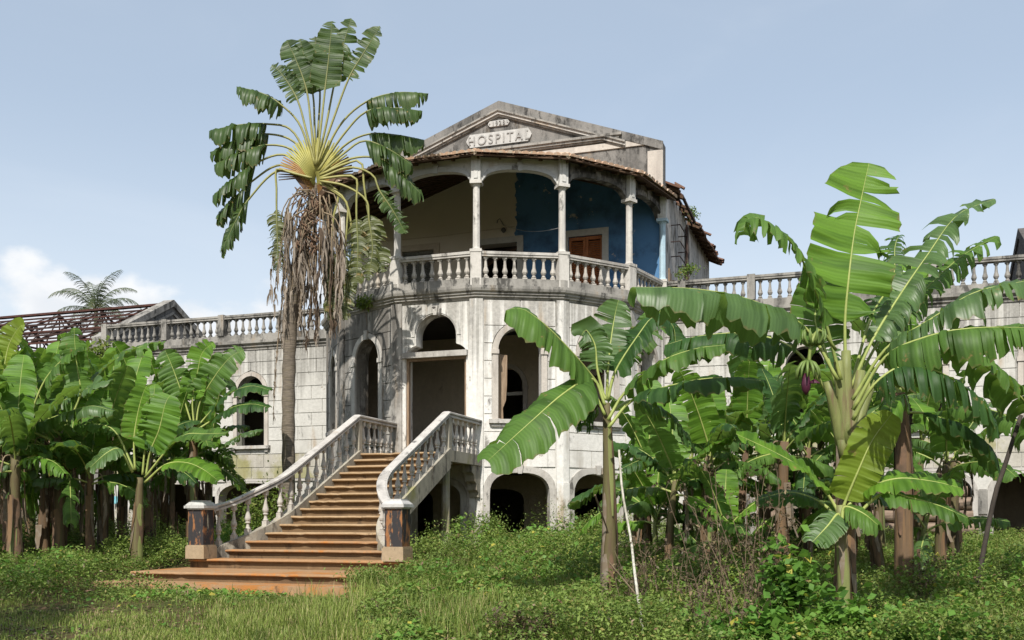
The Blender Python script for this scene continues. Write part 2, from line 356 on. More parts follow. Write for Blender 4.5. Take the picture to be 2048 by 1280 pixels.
M['white'] = simple('whitewashed_pole', (.52, .50, .44), (.26, .24, .19), 6, .8, (4, 4, 1))
M['darkpole'] = simple('dark_pole', (.075, .06, .05), (.04, .033, .028), 6, .85)
M['fruit'] = simple('green_banana_fruit', (.14, .20, .05), (.09, .14, .035), 6, .5)
M['bud'] = simple('purple_banana_bud', (.075, .015, .035), (.045, .010, .022), 6, .45)
M['skin'] = simple('skin', (.16, .08, .05), (.13, .065, .04), 6, .55)
M['black'] = simple('black_cloth', (.012, .012, .014), (.02, .02, .022), 8, .9)
M['hair'] = simple('black_hair', (.01, .009, .008), (.015, .012, .01), 20, .8)
M['clothb'] = simple('turquoise_cloth', (.16, .46, .56), (.30, .58, .62), 7, .85)
M['clothp'] = simple('pink_cloth', (.75, .20, .42), (.6, .12, .32), 7, .85)
M['clothw'] = simple('patterned_pale_cloth', (.62, .68, .66), (.16, .26, .30), 16, .85)
M['metal'] = simple('grey_metal', (.12, .11, .10), (.07, .065, .06), 8, .6)
def m_ground():
    m, t, out = newmat('ground_soil')
    p = nd(t, 'ShaderNodeNewGeometry').outputs['Position']
    n = noise(t, p, 1.2, 7, .65); n2 = noise(t, p, 9, 6, .7)
    c = mixc(t, ramp(t, n, .35, .65), (.10, .065, .036), (.062, .060, .022))
    c = mixc(t, ramp(t, n2, .45, .7), c, (.052, .070, .018)); finish(t, out, c, .95, n2, .6, .05, .1); return m
M['ground'] = m_ground()
def m_weed(name, c1, c2, c3, trans, tw=.35, c3at=.9):
    m, t, out = newmat(name)
    g = nd(t, 'ShaderNodeNewGeometry'); ri = g.outputs['Random Per Island']; p = g.outputs['Position']
    c = mixc(t, ri, c1, c2); c = mixc(t, ramp(t, noise(t, p, .55, 4, .6), .4, .62), c, mixc(t, ri, c2, tuple(min(1, x*1.25) for x in c2)))
    c = mixc(t, ramp(t, noise(t, mapping(t, p, (4, 9, 0)), 1.7, 5, .65), .50, .68), c, tuple(x*.55 for x in c1))
    c = mixc(t, mth(t, 'GREATER_THAN', ri, c3at), c, c3)
    b = nd(t, 'ShaderNodeBsdfPrincipled', {'Base Color': c, 'Roughness': .55, 'Specular IOR Level': .3})
    tr = nd(t, 'ShaderNodeBsdfTranslucent', {'Color': mixc(t, .5, c, trans)})
    mx = nd(t, 'ShaderNodeMixShader', {0: tw, 1: b, 2: tr}); t.links.new(mx.outputs[0], out.inputs[0]); return m
M['weed'] = m_weed('weed_leaf', (.095, .158, .028), (.190, .258, .058), (.28, .25, .08), (.22, .36, .05), .35, .93)
M['grass'] = m_weed('grass_blade', (.13, .19, .032), (.22, .27, .06), (.36, .31, .14), (.25, .34, .06), .3, .85)
M['broad'] = m_weed('broad_weed_leaf', (.070, .175, .026), (.130, .25, .04), (.40, .36, .06), (.22, .40, .05), .35, .94)
M['shrub'] = m_weed('shrub_leaf', (.075, .125, .022), (.130, .185, .032), (.20, .21, .06), (.28, .40, .05), .35, .92)
M['treeleaf'] = m_weed('tree_leaf', (.028, .060, .016), (.055, .095, .025), (.10, .12, .03), (.15, .28, .04), .3, .95)
M['coconut'] = m_weed('coconut_leaflet', (.050, .072, .030), (.088, .112, .050), (.16, .15, .07), (.18, .25, .06), .25, .92)
M['dryweed'] = m_weed('dry_weed_leaf', (.12, .088, .050), (.07, .052, .032), (.20, .15, .08), (.2, .12, .06), .15, .9)
M['drystem'] = simple('dry_weed_stem', (.17, .125, .080), (.10, .07, .045), 8, .85)
M['litter'] = m_weed('dead_leaf_litter', (.20, .12, .07), (.11, .07, .045), (.32, .24, .16), (.2, .12, .06), .1, .85)
# ================================================================ THE SETTING
def np_mesh(name, verts, quads, mat, smooth=False):
    me = bpy.data.meshes.new(name); nv = len(verts); nf = len(quads); k = quads.shape[1]
    me.vertices.add(nv); me.vertices.foreach_set('co', np.asarray(verts, np.float32).ravel())
    me.loops.add(nf*k); me.loops.foreach_set('vertex_index', np.asarray(quads, np.int32).ravel())
    me.polygons.add(nf); me.polygons.foreach_set('loop_start', np.arange(0, nf*k, k, dtype=np.int32))
    if smooth: me.polygons.foreach_set('use_smooth', np.ones(nf, bool))
    me.materials.append(mat); me.update(calc_edges=True); return me
def build_ground():
    xs = np.concatenate([[-1500, -400, -120, -60], np.arange(-40, 41, .5), [60, 120, 400, 1500]])
    ys = np.concatenate([[-600, -150, -60], np.arange(-40, 30, .5), [60, 150, 500, 2500]])
    X, Y = np.meshgrid(xs, ys); Z = np.vectorize(ground_z)(np.clip(X, -45, 45), np.clip(Y, -42, 60))
    v = np.stack([X, Y, Z], -1).reshape(-1, 3); nx = len(xs); ny = len(ys)
    i = np.arange(nx*ny).reshape(ny, nx); q = np.stack([i[:-1, :-1], i[:-1, 1:], i[1:, 1:], i[1:, :-1]], -1).reshape(-1, 4)
    g = link('ground', np_mesh('ground', v, q, M['ground'], True)); tag(g, 'earth ground under the weeds and grass', 'ground', kind='structure')
build_ground()

# ================================================================ THE HOSPITAL
hosp = empty('hospital_building', (0, 0, -.75))
tag(hosp, 'derelict white hospital with polygonal bay, arched upstairs veranda and pediment', 'building')
HM = Matrix.Translation((0, 0, .75))                     # children are built in the facade frame
def hpart(name, mb, mats, parent=None, mat=None, smooth=False):
    if parent is None or parent is hosp:
        return part(name, mb, mats, hosp, HM @ (mat or Matrix.Identity(4)), smooth)
    return part(name, mb, mats, parent, mat, smooth)
def shared(name, me, parent, mat):
    o = bpy.data.objects.new(name, me); col.objects.link(o); o.parent = parent; o.matrix_local = mat; return o
TURN = pi/7; RAD = 5.05
def vert(k, R=RAD): a = (k+.5)*TURN; return Vector((R*sin(a), -R*cos(a), 0))
VX = {k: vert(k) for k in range(-4, 4)}
VX[-2] = VX[-1]+(VX[-2]-VX[-1]).normalized()*2.45
VX[-3] = VX[-3]+(VX[-2]-vert(-2)); VX[-4].x = VX[-3].x-.25
def facet(k, off=0.0):
    a, b = VX[k], VX[k+1]; u = (b-a).normalized(); n = Vector((-u.y, u.x, 0))      # n points inwards
    m = Matrix.Identity(4); m.col[0][:3] = u; m.col[1][:3] = n; m.col[2][:3] = (0, 0, 1); m.col[3][:3] = a-n*off
    return m, (b-a).length
def ring(R_off):
    pts = []
    ks = list(range(-4, 4))
    for k in ks:
        p = VX[k]; pr = VX.get(k-1); nx = VX.get(k+1)
        ns = []
        for a, b in ((pr, p), (p, nx)):
            if a is None or b is None: continue
            u = (b-a).normalized(); ns.append(Vector((u.y, -u.x, 0)))
        if len(ns) == 1: m = ns[0]; q = p+m*R_off
        else: m = (ns[0]+ns[1]).normalized(); q = p+m*(R_off/m.dot(ns[0]))
        pts.append(q)
    pts[0] = Vector((pts[0].x-0.0, 0, 0)); pts[-1] = Vector((pts[-1].x, 0, 0))
    return pts
TOPZ, FLOOR = 5.72, 1.66
def spans(z, ops):
    r = []
    for (u0, u1, zb, zs, zt) in ops:
        if z <= zb or z >= zt: continue
        if z <= zs: r.append((u0, u1))
        else:
            c = (u0+u1)/2; h = (u1-u0)/2*sqrt(max(0, 1-((z-zs)/(zt-zs))**2)); r.append((c-h, c+h))
    return r
def blocks(parent, mat, lines, u0, u1, ops, material, bw=.9, joint=.022, proud=.028, rng=None, tops=None):
    rng = rng or random.Random(3); n = 0
    for ci in range(len(lines)-1):
        za, zb = lines[ci]+joint/2, lines[ci+1]-joint/2
        zz = [za+(zb-za)*k/5 for k in range(6)]
        cuts = []
        for op in ops:
            c = (op[0]+op[1])/2
            ss = [spans(z, [op]) for z in zz]
            if any(ss): cuts.append((c, [(s[0] if s else None) for s in ss]))
        cuts.sort(key=lambda q: q[0])
        left = [u0+joint/2]*6; segs = []
        for c, s in cuts:
            segs.append((left, [(q[0] if q else c) for q in s])); left = [(q[1] if q else c+joint) for q in s]
        segs.append((left, [u1-joint/2]*6))
        for L, R in segs:
            lo, hi = min(R)-max(L), 0
            if max(R[i]-L[i] for i in range(6)) < .06: continue
            a, b = max(L), min(R); cutu = []
            if b-a > bw*1.25:
                k = max(2, round((b-a)/bw)); st = ((ci % 2)*.5-.25)*(b-a)/k*.9
                cutu = [a+(b-a)*(j+1)/k+st*(1 if k > 1 else 0) for j in range(k-1)]
                cutu = [c for c in cutu if a+.2 < c < b-.2]
            edges = [L]+[[c]*6 for c in cutu]+[R]
            for e in range(len(edges)-1):
                l = [x+(joint/2 if e else 0) for x in edges[e]]; r = [x-(joint/2 if e < len(edges)-2 else 0) for x in edges[e+1]]
                straight = len(set(l)) == 1 and len(set(r)) == 1
                idx = (0, 5) if straight else range(6)
                ptsl = [(l[i], zz[i]) for i in idx if r[i]-l[i] > .01]; ptsr = [(r[i], zz[i]) for i in idx if r[i]-l[i] > .01]
                if len(ptsl) < 2: continue
                poly = [ptsl[0]]+ptsr+ptsl[::-1][:-1]
                mb = MB(); mb.prism(poly, -proud-rng.random()*.006, .001)
                part('block', mb, material, parent, mat); n += 1
    return n
def surround(parent, mat, op, w=.16, proud=.055, zb=None, material=None, impost=True, key=True):
    u0, u1, zb0, zs, zt = op
    zb = zb0 if zb is None else zb
    inner = arch(u0, u1, zb, zs, zt, 16); outer = arch(u0-w, u1+w, zb, zs, zt+w, 16)
    poly = [outer[0]]+[inner[0]]+inner[2:][::-1]+[inner[1]]+[outer[1]]+outer[2:]
    poly = [(u0-w, zb), (u0, zb)]+inner[2:][::-1]+[(u1, zb), (u1+w, zb)]+outer[2:]
    mb = MB(); mb.prism(poly, -proud, .002)
    if impost:
        for a, b in ((u0-w-.025, u0+.02), (u1-.02, u1+w+.025)): mb.box(a, b, -proud-.03, -.001, zs-.09, zs+.02)
    o = part('window_surround', mb, material or M['frame'], parent, mat)
    if key:
        c = (u0+u1)/2; k = MB(); k.prism([(c-.045, zt-.03), (c+.045, zt-.03), (c+.075, zt+w+.07), (c-.075, zt+w+.07)], -proud-.035, -.003)
        part('keystone', k, material or M['frame'], o)
    return o
def elarch(u0, u1, zb, zs, zt): return arch(u0, u1, zb, zs, zt, 16, 2.6)
def walls_facet(k):
    m, L = facet(k); c = L/2
    up = (c-.56, c+.56, 2.62, 4.40, 5.0); low = (c-.78, c+.78, -.95, .68, 1.26)
    holes = []; ops = []
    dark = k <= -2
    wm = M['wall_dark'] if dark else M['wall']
    if k == -1:
        # shouldered door opening with a round head
        door = [(.27, FLOOR-.0), (1.97, FLOOR), (1.97, 4.42), (1.90, 4.50), (1.80, 4.57), (1.69, 4.60), (1.69, 4.83)]
        door += [(c+.565*cos(a), 4.83+.57*sin(a)) for a in [pi*j/16 for j in range(1, 16)]]
        door += [(.56, 4.83), (.56, 4.60), (.45, 4.57), (.35, 4.50), (.27, 4.42)]
        low = (.42, 1.83, -.95, .55, 1.0); holes = [door, elarch(*low)]
    elif k in (-4, -3):
        up = (c-.42, c+.42, 2.62, 4.40, 4.83) if k == -3 else None
        holes = [arch(*up)] if up else []; ops = [up] if up else []
    elif k == -2:
        up = (c-.54, c+.50, 2.2, 4.36, 4.97); holes = [arch(*up), elarch(*low)]; ops = [up]
    else:
        holes = [arch(*up), elarch(*low)]; ops = [up]
    mb = MB(); mb.prism([(0, -.95), (L, -.95), (L, TOPZ), (0, TOPZ)], .0, .42, 0, holes)
    w = hpart('bay_wall', mb, wm, None, m)
    I = Matrix.Identity(4)
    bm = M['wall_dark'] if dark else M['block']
    lines = [1.40+.455*j for j in range(10)]; lines[-1] = TOPZ-.02
    pw = .19
    if k != -1:
        o2 = [(u[0]-.17, u[1]+.17, u[2]-.02, u[3], u[4]+.17) for u in ops]
        blocks(w, I, lines, pw, L-pw, o2, bm, 1.1, rng=random.Random(k+20))
    for op in ops:
        surround(w, I, op, .15, .05, None, M['trim'] if dark else M['frame'])
        s = MB(); s.box(op[0]-.24, op[1]+.24, -.15, .10, op[2]-.10, op[2]+.005); s.box(op[0]-.18, op[1]+.18, -.09, -.001, op[2]-.18, op[2]-.10)
        part('window_sill', s, M['trim'], w)
    if k >= -2 and k != -1 or k == -1:
        lo = low
        inner = elarch(*lo); outer = arch(lo[0]-.17, lo[1]+.17, lo[2], lo[3], lo[4]+.17, 16, 2.6)
        s = MB(); s.prism([(lo[0]-.17, lo[2]), (lo[0], lo[2])]+inner[2:][::-1]+[(lo[1], lo[2]), (lo[1]+.17, lo[2])]+outer[2:], -.045, .002)
        a = part('basement_arch_surround', s, M['trim'], w)
        kk = MB(); kk.prism([(c-.05, lo[4]-.03), (c+.05, lo[4]-.03), (c+.09, lo[4]+.22), (c-.09, lo[4]+.22)], -.085, -.003)
        part('keystone', kk, M['trim'], a)
        if k != -1:
            s = MB()
            for a0, a1 in ((.21, lo[0]-.19), (lo[1]+.19, L-.21)):
                if a1-a0 > .05: s.box(a0, a1, -.035, .001, -.95, .72)
            if s.v: part('basement_pier_face', s, M['trim'], w)
    # corner pilasters: half on each facet
    for a0, a1 in ((-.012, pw-.02), (L-pw+.02, L+.012)):
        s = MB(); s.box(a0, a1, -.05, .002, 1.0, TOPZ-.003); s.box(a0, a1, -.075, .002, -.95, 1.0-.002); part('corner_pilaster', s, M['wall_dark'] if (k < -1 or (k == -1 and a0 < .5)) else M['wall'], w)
    return w, m, L
WALLS = {k: walls_facet(k) for k in range(-4, 3)}
# door fittings
w, m, L = WALLS[-1]
b = MB(); b.box(.20, 2.02, -.10, .20, 4.27, 4.415); part('door_lintel', b, M['trim'], w)
b = MB(); b.box(.27, .33, .05, .16, FLOOR, 4.27); b.box(1.91, 1.968, .05, .16, FLOOR, 4.27); b.box(.33, 1.91, .05, .16, 4.21, 4.268); part('door_frame', b, M['doorwood'], w)
c = L/2
b = MB(); b.prism([(c-.045, 5.36), (c+.045, 5.36), (c+.08, 5.60), (c-.08, 5.60)], -.075, .002); part('keystone', b, M['trim'], w)
b = MB()
pts_o = [(c+.70*cos(pi*j/20), 4.83+.70*sin(pi*j/20)) for j in range(21)]; pts_i = [(c+.60*cos(pi*j/20), 4.83+.60*sin(pi*j/20)) for j in range(21)]
b.prism(pts_o+pts_i[::-1], -.02, .001); part('arch_moulding', b, M['wall'], w)
b = MB(); b.tube([(1.28, -.02, 5.52), (1.28, -.10, 5.50), (1.30, -.16, 5.42), (1.28, -.17, 5.30), (1.27, -.12, 5.26)], .014, 5); part('lamp_hook', b, M['metal'], w)
b = MB(); b.lathe([(.05, 0), (.075, .03), (.06, .06)], 8, (1.10, -.03, 5.52)); part('lamp_stub', b, M['metal'], w)
# torn shutter leaf and stair rail seen in the side window
w, m, L = WALLS[0]
b = MB(); b.prism([(.60, 2.64), (.735, 2.64), (.72, 2.95), (.80, 3.15), (.83, 3.6), (.835, 4.33), (.60, 4.36)], .30, .335); part('broken_shutter_leaf', b, M['doorwood'], w)

# cornice, veranda floor slab and balustrade
def poly_sweep(name, off_prof, mat, parent=None, zoff=0):
    mb = MB(); rings = [[(p.x, p.y, z+zoff) for p in ring(o)] for o, z in off_prof]
    n = len(rings[0]); vs = [v for r in rings for v in r]; fs = []
    for j in range(len(rings)-1):
        for i in range(n-1): fs.append((j*n+i, j*n+i+1, (j+1)*n+i+1, (j+1)*n+i))
    mb.add(vs, fs); return hpart(name, mb, mat, parent)
cor = poly_sweep('cornice', [(-.30, 5.70), (.03, 5.70), (.05, 5.74), (.09, 5.765), (.09, 5.80), (.13, 5.83), (.13, 5.865), (.18, 5.90), (.20, 5.96), (.20, 6.03), (.12, 6.05), (.12, 6.23), (-.25, 6.235)], M['rail'])
b = MB(); r = ring(.1); b.add([(p.x, p.y, 6.10) for p in r]+[(p.x, p.y, 5.68) for p in ring(-.2)], [tuple(range(8)), tuple(range(8, 16))[::-1]])
vfl = hpart('veranda_floor', b, M['dark'])
BAL = MB()
BAL.box(-.062, .062, -.062, .062, 0, .05)
BAL.lathe([(.045, .05), (.060, .075), (.045, .10), (.035, .115), (.058, .15), (.075, .19), (.066, .235), (.045, .30), (.034, .42), (.032, .47), (.046, .485), (.046, .505), (.036, .515)], 8)
BAL.box(-.058, .058, -.058, .058, .515, .571)
bal_me = BAL.mesh('baluster', M['baluster'])
for p_ in bal_me.polygons: p_.use_smooth = False
bal_grey = bal_me.copy(); bal_grey.materials.clear(); bal_grey.materials.append(M['rail'])
rb_ = random.Random(66)
for k in range(-4, 3):
    m, L = facet(k, -.02)
    rb = MB(); rb.box(.0, L, -.10, .10, 6.80, 6.905); rb.box(.02, L-.02, -.12, .12, 6.855, 6.925)
    rl = hpart('balustrade_rail', rb, M['trim'], None, m)
    n = 8 if k != -4 else 8
    for i in range(n):
        u = .13+(L-.26)*(i+.5)/n
        shared('baluster', bal_me, rl, Matrix.Translation((u+rb_.uniform(-.008, .008), 0, 6.232)) @ Matrix.Rotation(rb_.uniform(-.02, .02), 4, 'Y') @ Matrix.Rotation(rb_.uniform(-.3, .3), 4, 'Z'))
# veranda posts, columns, arches
CAPZ = 8.73
colmb = MB(); colmb.lathe([(.10, 6.97), (.115, 6.99), (.10, 7.02), (.095, 7.05), (.092, 7.72), (.090, 7.73), (.088, 8.58), (.105, 8.60), (.105, 8.615), (.13, 8.65)], 8); colmb.box(-.155, .155, -.155, .155, 8.65, CAPZ)
postmb = MB(); postmb.box(-.14, .14, -.14, .14, 6.05, 6.95); postmb.box(-.155, .155, -.155, .155, 6.90, 6.972)
pilmb = MB(); pilmb.box(-.12, .12, -.13, .10, CAPZ, 9.36); pilmb.box(-.05, .05, -.15, -.12, CAPZ+.05, 9.36)
col_me, post_me, pil_me = colmb.mesh('column', M['column']), postmb.mesh('balustrade_post', M['column']), pilmb.mesh('arch_pier', M['frieze'])
for k in range(-4, 4):
    p = VX[k]; ang = (k+.5)*TURN
    if k in (-4, 3):
        mm = M['pale_blue']; ang = 0; p = Vector((p.x, -.14, 0))
    mt = HM @ Matrix.Translation(p+Vector((0, 0, 0))) @ Matrix.Rotation(ang, 4, 'Z') @ Matrix.Translation((0, .04, 0))
    post = shared('balustrade_post', post_me, hosp, mt)
    co = shared('column', col_me, hosp, mt)
    if k in (-4, 3):
        c2 = colmb.mesh('column', M['pale_blue']); co.data = c2; co['label'] = 'pale blue painted wall column'
    shared('arch_pier', pil_me, hosp, mt)
for k in range(-4, 3):
    m, L = facet(k, -.03)
    a0, a1 = .125, L-.125; c = L/2; h = (a1-a0)/2
    bot = [(a0, CAPZ), (a0+.0, CAPZ+.03)]
    ar = []
    for j in range(19):
        t = -1+2*j/18; e = (1-abs(t)**2.5)**.55; ar.append((c+t*(h-.05), CAPZ+.045+.29*e))
    poly = [(0, CAPZ), (a0, CAPZ)]+ar+[(a1, CAPZ), (L, CAPZ), (L, 9.36), (0, 9.36)]
    fm = M['frieze'] if k <= 0 else M['frieze_dark']
    mb = MB(); mb.prism(poly[::1], -.02, .16); fr = hpart('veranda_arch', mb, fm, None, m)
    band = ar+[(x, z+.13) for x, z in ar[::-1]]
    bb = MB(); bb.prism(band, -.055, -.018); part('arch_band', bb, M['archband'] if k <= 0 else M['frieze_dark'], fr)
    kk = MB(); kk.prism([(c-.05, 9.03), (c+.05, 9.03), (c+.085, 9.25), (c-.085, 9.25)], -.09, -.019); part('keystone', kk, M['archband'] if k <= 0 else M['frieze_dark'], fr)
# veranda roof: boarded soffit, barrel tiles, hips
EAVE, APEX = 9.30, Vector((0, .0, 11.06))
er = ring(.38); 
er[0].x -= .05; er[-1].x += .0
b = MB(); n = len(er)
top = [(p.x, p.y, EAVE) for p in er]; bt = [(p.x, p.y, EAVE-.045) for p in er]
b.add(top+bt+[APEX, (0, 0, APEX.z-.07)], [(i, i+1, 2*n) for i in range(n-1)]+[(n+i+1, n+i, 2*n+1) for i in range(n-1)]+[(n+i, n+i+1, i+1, i) for i in range(n-1)])
vroof = hpart('veranda_roof', b, M['wood'])
rng = random.Random(5)
for f in range(n-1):
    P0, P1 = Vector(top[f]), Vector(top[f+1]); e = P1-P0; Lf = e.length; e.normalize()
    mid = (P0+P1)/2; sl = (APEX-mid); 
    foot = P0+e*((APEX-P0).dot(e)); upv = (APEX-foot); H = upv.length; upv.normalize(); nrm = e.cross(upv)
    if nrm.z < 0: nrm = -nrm
    uf = (foot-P0).dot(e); nt = max(4, round(Lf/.205))
    for j in range(nt):
        u = Lf*(j+.5)/nt
        ln = H*(u/uf if u < uf else (Lf-u)/(Lf-uf)) if 0 < uf < Lf else H*.9
        ln = max(.25, min(ln, H))
        rows = max(1, int(ln/.36)); tb = MB(); ex = rng.uniform(.02, .09)
        for r_ in range(rows):
            s0 = r_*ln/rows-(ex if r_ == 0 else .03); s1 = (r_+1)*ln/rows
            vs = []
            for s, rr, lift in ((s0, .105, .035), (s1, .088, .005)):
                for q in range(5):
                    a = pi*q/4; vs.append(P0+e*(u-rr*cos(a)+rng.uniform(-.006, .006))+upv*s+nrm*(rr*.75*sin(a)+lift+.01))
            tb.add(vs, [(q, q+1, 5+q+1, 5+q) for q in range(4)]+[(4, 3, 2, 1, 0)])
        part('roof_tile', tb, M['tile'], vroof)
for i in range(1, n-1):
    hb = MB(); P0 = Vector(top[i]); d = APEX-P0
    hb.tube([P0+d*t+Vector((0, 0, .05)) for t in (-.005, .01, .1, .2, .4, .7, 1.0)], [.075, .085, .09, .09, .09, .09, .09], 8)
    part('hip_tile', hb, M['tile'], vroof)
for i in range(n-1):                                      # rafters under the eaves
    P0, P1 = Vector(top[i]), Vector(top[i+1])
    for q in (.03, .27, .5, .73):
        a = P0.lerp(P1, q)-Vector((0, 0, .09)); a = a.lerp(APEX-Vector((0, 0, .09)), .03); t = MB(); t.tube([a, a.lerp(APEX-Vector((0, 0, .12)), .8)], .035, 4); part('rafter', t, M['wood'], vroof)
# main block walls
GZ = 10.99; PK = 12.83
mb = MB()
doorA = [(-.63, 6.1), (.59, 6.1), (.59, 8.50), (-.63, 8.50)]
sh1 = [(2.20, 6.1), (3.24, 6.1), (3.24, 8.50), (2.20, 8.50)]; sh2 = [(-3.25, 6.1), (-2.16, 6.1), (-2.16, 8.52), (-3.25, 8.52)]
mb.prism([(-5.05, 5.75), (5.05, 5.75), (5.05, 9.32), (0, 11.0), (-5.05, 9.32)], 0, .4, 0, [doorA, sh1, sh2])
bw_ = hpart('veranda_back_wall', mb, M['backwall'])
arch_in = (-.40, .78, FLOOR, 4.1, 4.69)
mb = MB(); mb.prism([(-5.35, -.95), (5.05, -.95), (5.05, 5.74), (-5.35, 5.74)], 0.0, .4, 0, [arch(*arch_in), elarch(-3.6, -2.2, -.8, .6, 1.0), elarch(-.9, .8, -.8, .6, 1.0), elarch(2.2, 3.6, -.8, .6, 1.0)]); iw = hpart('hall_back_wall', mb, M['room'])
surround(iw, None, arch_in, .14, .04, None, M['frame'], True, False)
mb = MB(); mb.box(-.395, .775, .1, .16, 3.86, 3.96); mb.box(.14, .20, .1, .16, 3.97, 4.62); part('fanlight_bar', mb, M['jamb'], iw)
mb = MB(); mb.box(1.0, 1.1, -1.0, -.9, FLOOR, 2.5)
mb.tube([(1.05, -.95, 2.55), (3.6, -.95, 4.35)], .05, 6); mb.tube([(1.05, -.95, 1.75), (3.6, -.95, 3.55)], .10, 4)
for j in range(9): mb.box(1.25+j*.27, 1.29+j*.27, -.97, -.93, 1.9+j*.19, 2.68+j*.19)
hpart('inner_stair', mb, M['wood'])
mb = MB(); mb.box(-5.3, 5.04, 7.2, 7.6, -.95, 5.74); hpart('rear_wall', mb, M['room'])
mb = MB(); mb.box(-5.3, 5.04, .41, 7.19, 1.42, 1.64); hpart('inner_floor', mb, M['dark'])
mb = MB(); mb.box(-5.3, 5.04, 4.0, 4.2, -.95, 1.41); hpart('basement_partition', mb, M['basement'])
mb = MB(); r = ring(-.1); mb.add([(p.x, p.y, FLOOR) for p in r]+[(p.x, p.y, FLOOR-.25) for p in r], [tuple(range(8)), tuple(range(8, 16))[::-1]]+[(i, i+1, 9+i, 8+i) for i in range(7)]); hpart('hall_floor', mb, M['dark'])
mb = MB(); mb.prism([(-5.05, 9.32), (0, 11.0), (5.05, 9.32), (5.05, GZ), (0, PK), (-5.05, GZ)], 0.0, .38, 0)
gable = hpart('gable_wall', mb, M['gable'])
def jambs(x0, x1, zt, name, matl, w=.19):
    mb = MB(); mb.prism([(x0-w, 6.1), (x0, 6.1), (x0, zt), (x1, zt), (x1, 6.1), (x1+w, 6.1), (x1+w, zt+w), (x0-w, zt+w)], -.045, .003); return part(name, mb, matl, bw_)
jambs(-.63, .59, 8.50, 'door_frame', M['jamb']); fr1 = jambs(2.20, 3.24, 8.50, 'door_frame', M['jamb']); fr2 = jambs(-3.25, -2.16, 8.52, 'door_frame', M['room'])
def louvre(x0, x1, z0, z1, y, matl, parent):
    mb = MB(); w = .075
    mb.box(x0, x0+w, y, y+.045, z0, z1); mb.box(x1-w, x1, y, y+.045, z0, z1); mb.box(x0+w, x1-w, y, y+.045, z1-.1, z1); mb.box(x0+w, x1-w, y, y+.045, z0, z0+.12)
    lf = part('shutter_leaf', mb, matl, parent)
    n = int((z1-z0-.25)/.062)
    s = MB(); s.add([(x0+w, y-.004, 0), (x1-w, y-.004, 0), (x1-w, y+.042, .05), (x0+w, y+.042, .05), (x0+w, y-.004, .012), (x1-w, y-.004, .012), (x1-w, y+.042, .062), (x0+w, y+.042, .062)], [(0,3,2,1),(4,5,6,7),(0,1,5,4),(1,2,6,5),(2,3,7,6),(3,0,4,7)])
    sm = s.mesh('slat', matl)
    for i in range(n): shared('slat', sm, lf, Matrix.Translation((0, 0, z0+.13+i*.062)))
louvre(2.205, 2.717, 6.12, 8.49, .05, M['shutter'], bw_); louvre(2.723, 3.235, 6.12, 8.49, .05, M['shutter'], bw_)
louvre(-3.245, -2.712, 6.12, 8.51, .06, M['shutter_grey'], bw_); louvre(-2.698, -2.165, 6.12, 8.51, .06, M['shutter_grey'], bw_)
mb = MB(); mb.tube([(.15, -.02, 9.05), (.15, -.16, 9.10), (.10, -.22, 9.20), (.03, -.22, 9.16), (.0, -.20, 9.08)], .015, 5); mb.lathe([(.02, -.12), (.07, -.06), (.075, 0), (.03, .04)], 8, (.17, -.08, 8.92)); part('wall_lamp', mb, M['metal'], bw_)
mb = MB(); mb.tube([(-5, -.015, 8.93), (-2, -.015, 8.91), (.5, -.015, 8.98)], .012, 4); part('wall_conduit', mb, M['room'], bw_)
pA, pB = Vector((.1, -.03, 9.1)), VX[1]+Vector((0, .05, 7.66))
mb = MB(); mb.tube([pA.lerp(pB, t/10)+Vector((0, 0, -.18*4*(t/10)*(1-t/10))) for t in range(11)], .006, 4); hpart('washing_line', mb, M['plaque'])
# pediment mouldings
def rake(x0, z0, x1, z1, prof):                        # prof: (down, proud)
    mb = MB(); d = Vector((x1-x0, 0, z1-z0)).normalized(); nn = Vector((d.z, 0, -d.x)); 
    if nn.z > 0: nn = -nn
    A, B = Vector((x0, 0, z0)), Vector((x1, 0, z1)); return A, B, nn
def rake_strip(name, d0, d1, proud, mat):
    for sgn in (-1, 1):
        mb = MB(); k = 1/cos(atan2(PK-GZ, 5.05)); xo, xi = 5.05, 5.05
        z = lambda x, d: PK-(PK-GZ)*x/5.05-d*k
        xe0 = 5.05 if d0 < .22 else 3.95; xe1 = 5.05 if d0 < .22 else 3.95
        p = [(0, z(0, d1)), (xe1, z(xe1, d1)), (xe0, z(xe0, d0)), (0, z(0, d0))]
        p = [(sgn*x, q) for x, q in p]
        mb.prism(p if sgn > 0 else p[::-1], -proud, .003); part(name, mb, mat, gable)
rake_strip('coping', -.03, .20, .06, M['gable'])
rake_strip('raking_cornice', .23, .28, .17, M['rail']); rake_strip('raking_cornice', .28, .36, .12, M['trim']); rake_strip('raking_cornice', .36, .41, .07, M['rail'])
for z0, z1, pr in ((11.33, 11.40, .177), (11.26, 11.33, .127), (11.21, 11.26, .077)):
    mb = MB(); xw = 3.85-(11.40-z1)*1.2; mb.box(-xw, xw, -pr, -.001, z0, z1); part('pediment_cornice', mb, M['rail'], gable)
for sgn in (-1, 1):
    mb = MB(); mb.box(*(sorted((sgn*4.60, sgn*5.05))), -.05, .003, 9.3, 10.78); part('corner_pilaster', mb, M['frame'], gable)
    mb = MB(); mb.box(*(sorted((sgn*1.0, sgn*4.60))), -.045, .003, 10.98, 11.16); part('panel_moulding', mb, M['frame'], gable)
def plaque(w, h, z, notch, parent):
    p = [(-w+notch, z), (w-notch, z), (w-notch*.35, z+h*.28), (w, z+h*.5), (w-notch*.35, z+h*.72), (w-notch, z+h), (-w+notch, z+h), (-w+notch*.35, z+h*.72), (-w, z+h*.5), (-w+notch*.35, z+h*.28)]
    mb = MB(); mb.prism(p, -.05, .002); return part('plaque', mb, M['plaque'], parent)
